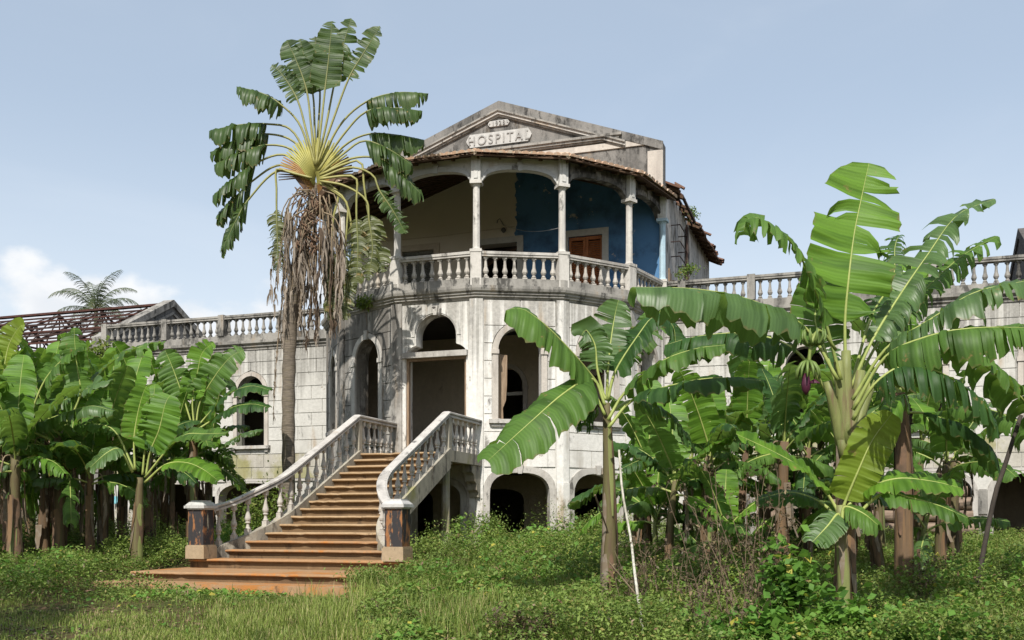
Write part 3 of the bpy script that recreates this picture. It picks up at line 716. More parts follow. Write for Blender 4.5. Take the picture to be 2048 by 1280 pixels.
def text(body, size, x, z, parent, sx=1.0):
    cu = bpy.data.curves.new(body, 'FONT'); cu.body = body; cu.size = size; cu.extrude = .022; cu.align_x = 'CENTER'; cu.space_character = 1.28
    to = bpy.data.objects.new('tmp', cu); col.objects.link(to)
    dg = bpy.context.evaluated_depsgraph_get(); me = bpy.data.meshes.new_from_object(to.evaluated_get(dg)); bpy.data.objects.remove(to)
    me.materials.clear(); me.materials.append(M['letter'])
    o = bpy.data.objects.new('lettering', me); col.objects.link(o); o.parent = parent
    o.matrix_local = Matrix.Translation((x, -.058, z)) @ Matrix.Rotation(pi/2, 4, 'X') @ Matrix.Diagonal((sx, 1, 1, 1)); return o
p1_ = plaque(1.06, .40, 11.53, .12, gable); text('HOSPITAL', .40, 0, 11.585, p1_, .92)
p2_ = plaque(.35, .17, 12.10, .06, gable); text('1928', .18, 0, 12.125, p2_)
for xx, zz, par in ((-.93, 11.62, p1_), (-.93, 11.84, p1_), (.93, 11.62, p1_), (.93, 11.84, p1_), (-.29, 12.185, p2_), (.29, 12.185, p2_)):
    mb = MB(); mb.lathe([(.022, 0), (.022, .02)], 8); part('plaque_stud', mb, M['letter'], par, Matrix.Translation((xx, -.05, zz)) @ Matrix.Rotation(pi/2, 4, 'X'))
# side walls and the broken main roof
YB = 9.7
mb = MB(); mb.box(4.66, 5.05, .402, YB, 6.1, 9.95); sw = hpart('side_wall', mb, M['side'])
mb = MB(); mb.box(-5.05, -4.66, .402, YB, 6.1, 9.95); hpart('side_wall', mb, M['side'])
mb = MB(); mb.prism([(-4.66, 6.1), (4.66, 6.1), (4.66, 9.95), (0, 12.1), (-4.66, 9.95)], YB-.4, YB); hpart('back_wall', mb, M['side'])
mb = MB(); mb.box(-5.0, 5.0, .41, YB-.41, 5.75, 6.09); hpart('upper_floor', mb, M['dark'])
mb = MB(); mb.box(5.051, 5.10, .75, 1.65, 6.1, 7.55); 
bd = empty('boards_tmp'); bpy.data.objects.remove(bd)
rng = random.Random(8)
for j in range(6):
    mb = MB(); y0 = .8+j*.2; mb.box(5.055, 5.09+rng.random()*.02, y0, y0+.185, 6.1, 7.35+rng.uniform(-.15, .2)); part('board', mb, M['doorwood'], sw)
mb = MB(); mb.tube([(5.12, 3.9, 6.1), (5.12, 3.9, 9.6)], .06, 8); part('drainpipe', mb, M['darkpole'], sw)
mb = MB()
for z in (8.0, 8.45, 8.95): mb.tube([(5.05, 1.3, z), (5.32, 1.3, z), (5.32, 2.6, z), (5.05, 2.6, z)], .018, 5)
mb.tube([(5.32, 2.6, 7.9), (5.32, 2.6, 9.3)], .025, 5); part('iron_bracket', mb, M['rust'], sw)
def rz_(x): return 12.30-(12.30-9.95)*abs(x)/5.05
mroof = empty('main_roof'); mroof.parent = hosp; mroof.matrix_local = HM
def roofslab(sgn, y0, y1, xe, jag, name='roof_slab'):
    mb = MB(); n = max(2, int((y1-y0)/.2)); vs = []; fs = []
    for i in range(n+1):
        y = y0+(y1-y0)*i/n; x = xe+rng.uniform(-jag, jag)
        for xx, dz in ((0, .06), (x, .06), (x, 0), (0, 0)): vs.append((sgn*xx, y, rz_(xx)+dz))
    for i in range(n):
        a = 4*i; b_ = a+4
        fs += [(a, a+1, b_+1, b_), (a+1, a+2, b_+2, b_+1), (a+2, a+3, b_+3, b_+2)]
    fs += [(0, 3, 2, 1), (4*n, 4*n+1, 4*n+2, 4*n+3)]
    mb.add(vs, fs); return mb
link_m = mroof
r0 = part('roof_covering', roofslab(-1, .40, YB+.5, 5.75, .02), M['tile_dark'], mroof)
part('roof_covering', roofslab(1, .40, 1.75, 5.45, .10), M['tile_dark'], mroof)
part('roof_covering', roofslab(1, 1.75, 4.6, 4.9, .25), M['tile_dark'], mroof)
part('roof_covering', roofslab(1, 4.6, YB+.2, 5.50, .06), M['tile_dark'], mroof)
for i in range(18):
    y = .6+i*.55
    if y > YB+.1: break
    mb = MB(); x1 = 5.45 if i % 4 != 2 else 5.2; mb.tube([(3.5, y, rz_(3.5)-.06), (x1, y, rz_(x1)-.06)], .05, 4); part('rafter', mb, M['wood'], mroof)
mb = MB(); mb.tube([(5.40, 1.2, rz_(5.40)+.0), (5.42, 3.6, rz_(5.42)-.12)], .05, 4); mb.tube([(5.2, 1.6, rz_(5.2)), (5.2, 4.8, rz_(5.2)-.04)], .04, 4); part('batten', mb, M['rust'], mroof)
for i in range(26):                                       # loose ragged tiles along the broken edge
    y = .5+rng.random()*(YB-.4); x = 5.36+rng.uniform(-.1, .16) if not 1.7 < y < 4.4 else 4.95+rng.uniform(-.2, .2)
    t = MB(); vs = []
    for s_ in (0, .42):
        for q in range(5):
            a = pi*q/4; vs.append(((-.17+s_*.8), -.1*cos(a), .07*sin(a)))
    t.add(vs, [(q, q+1, 5+q+1, 5+q) for q in range(4)])
    part('loose_tile', t, M['tile_dark'], mroof, Matrix.Translation((x, y, rz_(x)+.07)) @ Matrix.Rotation(.43+rng.uniform(-.1, .15), 4, 'Y') @ Matrix.Rotation(rng.uniform(-.3, .3), 4, 'Z'))

# ================================================================ WINGS
def wing(sgn, x_end, label):
    root = empty('hospital_wing', (sgn*10.0, .2, -.75)); tag(root, label, 'building')
    T = Matrix.Translation((-sgn*10.0, -.2, .75))
    x0, x1 = (5.06, x_end) if sgn > 0 else (-x_end, -5.36)
    ctr = [sgn*(5.9+3.0*j)+(0 if True else 0) for j in range(1, 4)]       # windows at 8.9, 11.9, 14.9
    if sgn < 0: ctr = [-8.80, -11.8]
    else: ctr = [9.0, 12.0, 15.0, 18.0]
    ops = [(c-.53, c+.53, 2.52, 4.26, 4.86) for c in ctr]
    lows = [(c-1.25, c+1.25, -.95, .72, 1.28) for c in ctr]
    lows = [l for l in lows if l[0] > x0+.1 and l[1] < x1-.1]
    ops = [o for o in ops if o[0] > x0+.1 and o[1] < x1-.1]
    mb = MB(); mb.prism([(x0, -.95), (x1, -.95), (x1, 5.75), (x0, 5.75)], 0, .42, 0, [arch(*o) for o in ops]+[elarch(*l) for l in lows])
    w = part('wing_wall', mb, M['wing'], root, T); I = Matrix.Identity(4)
    lines = [1.80+.44*j for j in range(10)]; lines[-1] = 5.72
    o2 = [(o[0]-.16, o[1]+.16, o[2]-.02, o[3], o[4]+.16) for o in ops]
    blocks(w, I, lines[1:], x0+.02, x1-.02, o2, M['wing'], .85, rng=random.Random(40+sgn), proud=.022)
    blocks(w, I, [1.42, 1.8, 2.24], x0+.02, x1-.02, [], M['winglow'], 1.1, rng=random.Random(50+sgn), proud=.022)
    for o in ops:
        surround(w, I, o, .14, .045, None, M['frame'], True, False)
        s = MB(); s.box(o[0]-.24, o[1]+.24, -.16, .1, o[2]-.1, o[2]+.005); s.box(o[0]-.16, o[0]-.04, -.09, -.001, o[2]-.2, o[2]-.1); s.box(o[1]+.04, o[1]+.16, -.09, -.001, o[2]-.2, o[2]-.1); part('window_sill', s, M['trim'], w)
        if sgn < 0:
            for fa, fb in ((o[0]+.002, o[0]+.10), (o[1]-.10, o[1]-.002)): s = MB(); s.box(fa, fb, .1, .2, o[2]+.01, 4.2); part('window_frame', s, M['shutter_grey'], w)
    for l in lows:
        inner = elarch(*l); outer = arch(l[0]-.14, l[1]+.14, l[2], l[3], l[4]+.14, 16, 2.6)
        s = MB(); s.prism([(l[0]-.14, l[2]), (l[0], l[2])]+inner[2:][::-1]+[(l[1], l[2]), (l[1]+.14, l[2])]+outer[2:], -.04, .002); part('basement_arch_surround', s, M['trim'], w)
    for j in range(len(lows)+1):
        px_ = (lows[j][0]-.25) if j < len(lows) else (lows[-1][1]+.25)
        s = MB(); s.box(px_-.15, px_+.15, -.09, -.002, -.95, .15); s.prism([(px_-.12, .2), (px_+.12, .2), (px_+.12, .80), (px_+.09, .85), (px_-.09, .85), (px_-.12, .80)], -.045, .002); part('basement_pier_face', s, M['rail'], w)
    s = MB(); s.box(x0, x1, -.05, -.001, 1.33, 1.41); part('string_course', s, M['trim'], w)
    # cornice + parapet balustrade
    s = MB(); P = [(0, 5.72), (-.05, 5.72), (-.06, 5.78), (-.11, 5.82), (-.11, 5.87), (-.19, 5.93), (-.19, 6.02), (-.10, 6.04), (-.10, 6.235), (.16, 6.235), (.16, 5.72)]
    n = len(P); s.add([(x0, a, b) for a, b in P]+[(x1, a, b) for a, b in P], [(i, (i+1) % n, n+(i+1) % n, n+i)[::-1] for i in range(n)]+[tuple(range(n)), tuple(range(n, 2*n))[::-1]])
    cc = part('cornice', s, M['rail'], root, T)
    s = MB(); s.box(x0, x1, -.09, .13, 6.80, 6.905); s.box(x0, x1, -.11, .15, 6.86, 6.925); part('balustrade_rail', s, M['rail'], root, T)
    px_ = ([-14.72, -12.2, -9.9, -7.55, -5.5] if sgn < 0 else [5.6, 7.55, 9.9, 12.25, 14.6, 17.0, 19.3])
    px_ = [p for p in px_ if x0-.1 <= p <= x1+.1]
    pm = MB(); pm.box(-.11, .11, -.135, .175, 6.236, 6.955); pme = pm.mesh('parapet_post', M['rail'])
    for p in px_: shared('parapet_post', pme, root, T @ Matrix.Translation((p, 0, 0)))
    for a, b in zip(px_[:-1], px_[1:]):
        n = max(2, round((b-a-.2)/.262))
        for i in range(n): shared('baluster', bal_grey, root, T @ Matrix.Translation((a+.11+(b-a-.22)*(i+.5)/n, .02, 6.232)))
    s = MB(); s.box(x0, x1, .17, 7.6, 5.75, 6.03); part('roof_terrace', s, M['dark'], root, T)
    s = MB(); s.box(x0, x1, .421, 7.6, 1.42, 1.64); part('inner_floor', s, M['dark'], root, T)
    s = MB(); s.box(x0, x1, 7.2, 7.6, -.95, 5.74); part('rear_wall', s, M['room'], root, T)
    for a in (0, 1): xx = x0+.01 if a == 0 else x1-.41; s = MB(); s.box(xx, xx+.4, .43, 7.19, -.95, 5.73); part('end_wall', s, M['room'], root, T)
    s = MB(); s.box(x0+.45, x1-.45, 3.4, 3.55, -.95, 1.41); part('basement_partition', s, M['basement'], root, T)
    return root
lwing = wing(-1, 14.83, 'long pale arched wing with parapet balusters behind the dense banana grove')
rwing = wing(1, 20.0, 'white wing with parapet balusters behind tall banana plants and stacked logs')

# ================================================================ END PAVILIONS: roofless steel frame on the left, dark gable on the right
def pavilion(sgn, label):
    xg = -15.0 if sgn < 0 else 15.28; bz = -.95 if sgn < 0 else 6.035
    root = empty('ruined_pavilion', (xg, 4.0, -.75)); tag(root, label, 'building'); T = Matrix.Translation((-xg, -4.0, .75))
    far = xg+sgn*17.0 if sgn < 0 else 19.9; EZ, RZ = 6.40, 8.42
    X = sorted((xg, far))
    mb = MB(); y_0, y_1 = (0.0, 8.0) if sgn < 0 else (.45, 7.55); zl = EZ+(RZ+.12-EZ)*y_0/4.0; mb.prism([(y_0, bz), (y_1, bz), (y_1, zl), (4.0, RZ+.12), (y_0, zl)], 0, .35)
    # gable end: polygon in (y,z) turned to face the wings
    R = Matrix(((0, -sgn, 0, xg), (1, 0, 0, 0), (0, 0, 1, 0), (0, 0, 0, 1)))
    if sgn < 0: R = Matrix(((0, -1, 0, xg), (1, 0, 0, 0), (0, 0, 1, 0), (0, 0, 0, 1)))
    g = part('gable_end', mb, M['gable'] if sgn < 0 else M['slate'], root, T @ R)
    for s_, d in ((0, 1), (1, -1)):
        q = MB(); y0, y1 = (y_0, 4.0) if s_ == 0 else (y_1, 4.0); k = .12
        p = [(y0, zl-k), (y1, RZ+.12-k), (y1, RZ+.26), (y0, zl+.14)]
        q.prism(p if s_ == 0 else p[::-1], -.09, .40); part('gable_coping', q, M['rail'] if sgn < 0 else M['slate'], g)
        q = MB(); p = [(y0+d*.5, zl-.10), (y1, RZ-.32), (y1, RZ-.22), (y0+d*.35, zl-.08)]
        q.prism(p if s_ == 0 else p[::-1], -.06, -.001); part('gable_moulding', q, M['rail'] if sgn < 0 else M['slate'], g)
    if sgn > 0:
        for ya in (y_0, y_1):
            q = MB(); q.add([(xg-.34, ya, zl+.02), (far, ya, zl+.02), (far, 4.0, RZ+.10), (xg-.34, 4.0, RZ+.10), (xg-.34, ya, zl-.05), (far, ya, zl-.05), (far, 4.0, RZ+.03), (xg-.34, 4.0, RZ+.03)], [(0, 1, 2, 3), (7, 6, 5, 4), (0, 4, 5, 1)]); part('roof_slope', q, M['tile_dark'], root, T)
        return root
    mb = MB(); mb.box(X[0], X[1]-(.36 if sgn < 0 else 0), 0, .4, -.95, EZ-.2); part('front_wall', mb, M['wall_dark'], root, T)
    mb = MB(); mb.box(X[0], X[1]-(.36 if sgn < 0 else 0), 7.6, 8.0, -.95, EZ-.2); part('rear_wall', mb, M['wall_dark'], root, T)
    # steel roof frame
    n = 8
    xs = [xg-1.2-2.15*i for i in range(n)]
    for x in xs:
        t = MB()
        zf = lambda y: EZ+(RZ-EZ)*(1-abs(y-4.0)/4.0)
        t.tube([(x, 0, EZ), (x, 4, RZ)], .05, 4); t.tube([(x, 8, EZ), (x, 4, RZ)], .05, 4); t.tube([(x, 0, EZ), (x, 8, EZ)], .045, 4)
        for y in (1.6, 2.8, 4.0, 5.2, 6.4): t.tube([(x, y, EZ), (x, y, zf(y))], .03, 4)
        for ya, yb in ((1.6, 2.8), (2.8, 4.0), (5.2, 4.0), (6.4, 5.2)): t.tube([(x, ya, EZ), (x, yb, zf(yb))], .026, 4)
        part('roof_truss', t, M['rust'], root, T)
    for i in range(n-1):                                  # wind braces in the roof planes
        t = MB(); a, b = xs[i], xs[i+1]
        t.tube([(a, 0.3, EZ+.2), (b, 3.7, RZ-.1)], .026, 4); t.tube([(b, .3, EZ+.2), (a, 3.7, RZ-.1)], .026, 4)
        part('wind_brace', t, M['rust'], root, T)
    for side in (0, 1):
        for j in range(9):
            f = j/8; y = 4.0*f if side == 0 else 8.0-4.0*f; z = EZ+(RZ-EZ)*f+.07
            t = MB(); t.box(X[0]+.1, xg-.34, y-.022, y+.022, z-.03, z+.03); part('purlin', t, M['rustred'] if (j+side) % 3 == 0 else M['rust'], root, T)
    t = MB(); t.box(X[0]+.1, xg-.34, 3.95, 4.05, RZ+.08, RZ+.16); part('ridge_beam', t, M['rustred'], root, T)
    return root
pavilion(-1, 'roofless pavilion with bare rusted roof frame and grey gable end')
pavilion(1, 'blackened gable end rising behind the parapet of the white wing')

# ================================================================ GRAND STAIR
stair = empty('grand_staircase', (0, -9.6, -1.2)); tag(stair, 'flared stone staircase with curved plaster balustrades climbing to the arched doorway', 'staircase')
ST = Matrix.Translation((0, 9.6, 1.2))
def sp(name, mb, mat, smooth=False, parent=None): return part(name, mb, mat, parent or stair, None if parent else ST, smooth)
RS, TD, Y0S = .171, .355, -7.05
def hw(y, sg=1):
    s = max(0.0, (-10.07-y)/1.6)
    if sg < 0 and s > 1: return 1.84+.40*(-11.67-y)
    return 1.12+.74*s*s
def nosing(y): return FLOOR-(Y0S-y)*RS/TD
rng = random.Random(11)
def tread(yf, yb, zt, hl, hr, mat, th=RS, nm='tread', chips=True):
    mb = MB(); n = max(10, int(hr/.14)*2); xs = [-hl+(hl+hr)*i/n for i in range(n+1)]
    prof = [(0.0, 0.0), (-.015, -.012), (-.018, -.034), (.0, -.048), (.03, -.052), (.04, -.064), (.075, -.070), (.078, -th-.01)]
    jit = [rng.uniform(0, .006) if rng.random() > .16 or not chips else rng.uniform(.012, .055) for _ in xs]
    vs = []; fs = []; k = len(prof)
    for i, x in enumerate(xs):
        for q, (a, b) in enumerate(prof): vs.append((x, yf+a+(jit[i] if q < 4 else 0), zt+b-(jit[i]*.3 if q < 3 else 0)+rng.uniform(-.002, .002)))
        vs.append((x, yb, zt)); vs.append((x, yb, zt-th-.01))
    k2 = k+2
    for i in range(n):
        A, B = i*k2, (i+1)*k2
        for q in range(k-1): fs.append((A+q, A+q+1, B+q+1, B+q))
        fs.append((A+k, A, B, B+k)); fs.append((A+k-1, A+k+1, B+k+1, B+k-1))
    e0 = list(range(k))+[k+1, k]; fs.append(tuple(e0)[::-1]); fs.append(tuple(n*k2+q for q in e0))
    mb.add(vs, fs)
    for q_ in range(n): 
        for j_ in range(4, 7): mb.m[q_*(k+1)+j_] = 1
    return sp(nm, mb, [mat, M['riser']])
tread(Y0S, -4.93, FLOOR, 1.14, 1.14, M['stair'], .2, 'landing')
for i in range(1, 15):
    yf = Y0S-TD*i; zt = FLOOR-RS*i
    hl, hr = (hw(yf+.1, -1)+.02, hw(yf+.1)+.02) if i < 14 else (2.22, 2.62)
    tread(yf-(.22 if i == 14 else 0), yf+TD+.06 if i < 14 else yf+TD*1.0, zt, hl, hr, M['stair'] if i < 12 else M['soilstair'])
zP = FLOOR-RS*15-.012
tread(-13.75, -11.9, zP, 2.36, 2.80, M['soilstair'], .16, 'bottom_step')
mb = MB(); 
n = 24; vs = []
for i in range(n+1):
    x = -2.72+5.85*i/n; j = rng.uniform(-.05, .03); vs += [(x, -14.32+j, -1.09+rng.uniform(-.012, .012)), (x, -14.36+j, -1.5), (x, -13.6, -1.085), (x, -13.6, -1.5)]
mb.add(vs, [f for i in range(n) for a in [4*i] for f in ((a, a+1, a+5, a+4)[::-1], (a+2, a, a+4, a+6)[::-1])]+[(0, 1, 3, 2), (4*n, 4*n+2, 4*n+3, 4*n+1)])
sp('base_slab', mb, M['soilstair'])
RAILPROF = [(-.085, -.135), (.085, -.135), (.085, -.095), (.055, -.085), (.055, -.07), (.105, -.055), (.105, -.02), (.06, .0), (-.06, .0), (-.105, -.02), (-.105, -.055), (-.055, -.07), (-.055, -.085), (-.085, -.095)]
sbal = MB(); sbal.box(-.055, .055, -.055, .055, -.06, .10)
sbal.lathe([(.052, .10), (.058, .12), (.040, .15), (.030, .20), (.030, .235), (.056, .245), (.056, .262), (.042, .275), (.060, .31), (.066, .345), (.056, .39), (.036, .47), (.026, .58), (.024, .64), (.036, .655), (.036, .67)], 9)
sbal.box(-.045, .045, -.045, .045, .67, .79); sbal_me = sbal.mesh('baluster', M['baluster'])
for sg in (-1, 1):
    path = []
    y = -12.02
    ys = []
    while y < Y0S-.001: ys.append(y); y += .12
    ys.append(Y0S)
    def railz(y):
        z = nosing(y)+.945
        e = max(0.0, (-10.9-y)/1.1); return z*(1-e*e)+.345*e*e if e > 0 else z
    pts = [Vector((sg*(hw(y, sg)+.06), y, railz(y))) for y in ys]+[Vector((sg*1.18, -4.92, railz(Y0S)))]
    if sg > 0: pts = pts
    mb = MB(); mb.sweep(pts, RAILPROF); sp('handrail', mb, M['handrail'])
    cp = [Vector((sg*(hw(y, sg)+.06), y, nosing(y))) for y in ys]
    mb = MB(); mb.sweep(cp, [(-.11, -.40), (.11, -.40), (.11, .075), (-.11, .075)]); sp('stringer', mb, M['stringer'])
    mb = MB(); mb.sweep([Vector((sg*1.18, Y0S, FLOOR)), Vector((sg*1.18, -4.95, FLOOR))], [(-.11, -.24), (.11, -.24), (.11, .03), (-.11, .03)]); sp('landing_edge', mb, M['stringer'])
    # balusters on the flight, evenly spaced along its length
    d = 0.0; last = None; acc = .12
    for a, b in zip(cp[:-1], cp[1:]):
        seg = (b-a).length; acc += seg
        if acc > .305 and b.y < Y0S-.12 and b.y > -11.72:
            acc = 0; shared('baluster', sbal_me, stair, ST @ Matrix.Translation((b.x, b.y, nosing(b.y)+.075)) @ Matrix.Rotation(rb_.uniform(-.02, .02), 4, 'Y') @ Matrix.Diagonal((1, 1, (railz(b.y)-.13-nosing(b.y)-.075)/.785, 1)))
    for j in range(6): shared('baluster', sbal_me, stair, ST @ Matrix.Translation((sg*1.18, Y0S+.33+j*.31, FLOOR+.03)) @ Matrix.Diagonal((1, 1, .985, 1)))
    mb = MB(); mb.box(sg*1.18-.085, sg*1.18+.085, Y0S-.04, Y0S+.13, FLOOR+.0, FLOOR+.82); sp('landing_post', mb, M['stringer'])
    # newel
    nx, ny, nz = (2.30 if sg > 0 else -1.99), -12.12, FLOOR-RS*14
    mb = MB(); mb.box(nx-.215, nx+.215, ny-.215, ny+.215, nz, nz+.24); mb.box(nx-.20, nx+.20, ny-.20, ny+.20, nz+.24, nz+.27); nb = sp('newel_base', mb, M['newelbase'])
    mb = MB(); mb.box(nx-.175, nx+.175, ny-.175, ny+.175, nz+.265, nz+.97); sp('newel_post', mb, M['newel'])
    mb = MB()
    for (w_, z0, z1) in ((.19, .965, .995), (.235, .995, 1.045), (.215, 1.045, 1.06)): mb.box(nx-w_, nx+w_, ny-w_, ny+w_, nz+z0, nz+z1)
    q = [(-.215, 1.06), (.215, 1.06), (.16, 1.115), (-.16, 1.115)]
    mb.add([(nx+sx*a, ny+sy*a, nz+z) for a, z in ((.215, 1.06), (.16, 1.12)) for sx, sy in ((-1, -1), (1, -1), (1, 1), (-1, 1))], [(0, 1, 5, 4), (1, 2, 6, 5), (2, 3, 7, 6), (3, 0, 4, 7), (4, 5, 6, 7)])
    mb.box(nx-.14, nx+.14, ny-.14, ny+.14, nz+1.119, nz+1.15); sp('newel_cap', mb, M['newelcap'])
    # support under the landing
    px_, py_ = sg*1.12, -6.95
    mb = MB(); mb.lathe([(.135, -.72), (.135, -.28), (.105, -.22), (.10, -.2), (.095, 1.36)], 8, (px_, py_, 0)); mb.box(px_-.12, px_+.12, py_-.12, py_+.12, 1.36, 1.43); sp('landing_column', mb, M['stringer'])
    mb = MB(); prof = [(-4.96, 1.42), (-4.96, .60), (-5.06, .62), (-5.10, .74), (-5.20, .80), (-5.24, .95), (-5.36, 1.02), (-5.42, 1.18), (-5.55, 1.24), (-5.62, 1.42)]
    vs = [(sg*1.12+s_, y, z) for s_ in (-.13, .13) for y, z in prof]; n = len(prof)
    mb.add(vs, [tuple(range(n)), tuple(range(n, 2*n))[::-1]]+[(i, (i+1) % n, n+(i+1) % n, n+i) for i in range(n)]); sp('landing_corbel', mb, M['stringer'])
# ================================================================ PLANTS
DOWN = Vector((0, 0, -1)); UPV = Vector((0, 0, 1))
CAMV = Vector((S_, -C_, 0))                                # horizontal direction from the building towards where the photographer stood
def crv(pts, n):                                          # Catmull-Rom through pts, n+1 samples evenly spaced in length
    P = [Vector(p) for p in pts]; P = [P[0]*2-P[1]]+P+[P[-1]*2-P[-2]]; out = []
    for i in range(1, len(P)-2):
        for k in range(12):
            t = k/12; a, b, c, d = P[i-1:i+3]
            out.append(.5*((2*b)+(c-a)*t+(2*a-5*b+4*c-d)*t*t+(3*b-a-3*c+d)*t**3))
    out.append(P[-2]); L = [0]
    for a, b in zip(out[:-1], out[1:]): L.append(L[-1]+(b-a).length)
    r = []; j = 0
    for k in range(n+1):
        s = L[-1]*k/n
        while j < len(L)-2 and L[j+1] < s: j += 1
        f = (s-L[j])/max(1e-9, L[j+1]-L[j]); r.append(out[j].lerp(out[j+1], min(1, f)))
    return r
def leaf_mesh(ctrl, pet, Wd, nrm, rng, tear=.4, hang=.35, fold=.35, n=38, rp=.022, mats=None, name='leaf', prof=0, stripmax=5, gap=.2, sidebias=0.0, npet=6, widths=None, tipcut=0.0):
    """one leaf: petiole from ctrl[0] to ctrl[pet], blade along the rest; torn strips hang by 'hang'."""
    full = crv(ctrl, 60)
    cum = [0]
    for a, b in zip(full[:-1], full[1:]): cum.append(cum[-1]+(b-a).length)
    if pet > 0:
        tgt = Vector(ctrl[pet]); kb = min(range(61), key=lambda i: (full[i]-tgt).length)
    else: kb = 0
    bl = crv([full[kb]]+[full[i] for i in range(kb+3, 61, 4)]+([full[60]] if (60-kb-3) % 4 else []), n)
    mb = MB(); uv = []
    def emit(vs, fs, us, mi):
        b = len(mb.v); mb.v += [tuple(v) for v in vs]
        for f in fs:
            mb.f.append(tuple(b+i for i in f)); mb.m.append(mi); uv.extend(us[i] for i in f)
    # blade
    T = [(bl[min(i+1, n)]-bl[max(i-1, 0)]).normalized() for i in range(n+1)]
    Ss, Ns = [], []; prev = None
    for i in range(n+1):
        s = T[i].cross(nrm)
        if s.length < .15 and prev is not None: s = prev-T[i]*prev.dot(T[i])
        s.normalize()
        if prev is not None and s.dot(prev) < 0: s = -s
        prev = s; Ss.append(s); Ns.append(s.cross(T[i]).normalized())
    def wid(t):
        if prof == 0: w = min(1.0, (t/.10)**.5 if t > 0 else 0)*(max(0, 1-((t-.35)/.68)**4 if t > .35 else 1))**.55
        else: w = min(1.0, (t/.06)**.5 if t > 0 else 0)*(max(0, 1-t**5))**.6
        return max(.02, w)*Wd/2
    seg = (bl[1]-bl[0]).length; blen = seg*n; ph = rng.uniform(0, 6)
    for side in (-1, 1):
        i = 0; hb = hang*(1+sidebias*side)
        cont_droop = hb+rng.uniform(-.08, .08)
        while i < n:
            torn = rng.random() < tear
            ln = rng.randint(1, max(1, stripmax-2)) if torn else rng.randint(stripmax, stripmax*2)
            j = min(n, i+ln)
            dr = min(1.15, max(0, cont_droop+(rng.uniform(-.25, .40) if torn else rng.uniform(-.06, .06))*min(1, tear*2)))
            g = min(.85, gap*rng.uniform(.6, 2.6)) if torn else gap*rng.uniform(.1, .6)
            lk = rng.uniform(.80, 1.0) if torn else 1.0
            mid_i = (i+j)/2; vs = []; us = []
            for k in range(i, j+1):
                t = k/n; w = wid(t)*lk
                D = (Ss[k]*side*cos(fold)+Ns[k]*sin(fold))
                d1 = (D*(1-dr*.35)+DOWN*dr*.35).normalized(); d2 = (D*(1-dr)+DOWN*dr).normalized()
                d3 = (D*(1-min(1.2, dr*1.5))+DOWN*min(1.2, dr*1.5)).normalized()
                sh = T[k]*((mid_i-k)*seg*g)
                p0 = bl[k]; p1 = p0+d1*w*.34+sh*.3; p2 = p1+d2*w*.36+sh*.35+T[k]*w*.05; p3 = p2+d3*w*.32+sh*.35+T[k]*w*.06
                wv = Ns[k]*w*(.05*sin(k*1.9+ph)+.07*sin(k*.55+ph*2)*side); p1 = p1+wv*.4; p2 = p2+wv; p3 = p3+wv*1.3
                if torn: p3 = p3+T[k]*rng.uniform(-.3, .3)*seg+d3*w*rng.uniform(-.10, .06)
                else: p3 = p3+d3*w*rng.uniform(-.03, .02)
                vs += [p0, p1, p2, p3]; tl = t*blen+Wd; us += [(tl, .5), (tl, .5+side*.17), (tl, .5+side*.34), (tl, .5+side*.5)]
            fs = []
            for k in range(j-i):
                a = 4*k; b = a+4
                for q in range(3): fs.append((a+q, a+q+1, b+q+1, b+q) if side > 0 else (b+q, b+q+1, a+q+1, a+q))
            emit(vs, fs, us, 0); i = j
    # petiole + midrib tube
    pts = ([full[0]] if kb else [])+([full[int(kb*q/npet)] for q in range(1, npet)] if kb else [])+bl[::2]
    nb = len(bl[::2]); npt = len(pts); rad = [rp*(1.25-.35*q/max(1, npt-nb)) for q in range(npt-nb)]+[rp*max(.12, .9-.85*q/nb) for q in range(nb)]
    tb = MB(); tb.tube(pts, rad, 5)
    nfull = 5; us = [((i//nfull)/max(1, npt-1), .5) for i in range(len(tb.v))]
    emit(tb.v, tb.f, us, 1)
    me = bpy.data.meshes.new(name); me.from_pydata(mb.v, [], mb.f)
    for m_ in mats: me.materials.append(m_)
    me.polygons.foreach_set('material_index', mb.m); me.polygons.foreach_set('use_smooth', [True]*len(mb.f))
    ul = me.uv_layers.new(name='UVMap'); ul.data.foreach_set('uv', np.array(uv, np.float32).ravel()); me.update(); return me
LM = lambda k, p='midrib': [M[k], M[p]]
def rel(root, pts): return [Vector(p)-root.location for p in pts]
def layers(mb, pts, rad, rng, k=9):                       # overlapping old sheaths wrapped round the stem
    n = len(pts)-1
    for q in range(k):
        a = rng.uniform(0, 2*pi); wa = rng.uniform(.35, .9); t0 = rng.uniform(0, .55); t1 = min(1, t0+rng.uniform(.2, .5)); vs = []
        for i in range(6):
            t = t0+(t1-t0)*i/5; f = t*n; j = min(n-1, int(f)); p = Vector(pts[j]).lerp(Vector(pts[j+1]), f-j); r = rad[j]+(rad[j+1]-rad[j])*(f-j)
            ww = wa*(.25+.75*min(1, i/2.5))*(1 if i < 5 else .6); off = .006+.02*(1-i/5)*rng.random()
            for s_ in (-1, 0, 1): vs.append(p+Vector((cos(a+s_*ww), sin(a+s_*ww), 0))*(r*(1.02 if s_ else 1.06)+off)+Vector((0, 0, rng.uniform(-.03, .03))))
        mb.add(vs, [(3*i+c, 3*i+c+1, 3*i+c+4, 3*i+c+3) for i in range(5) for c in range(2)], rng.choice([1, 2, 2, 3, 4, 4, 4]))
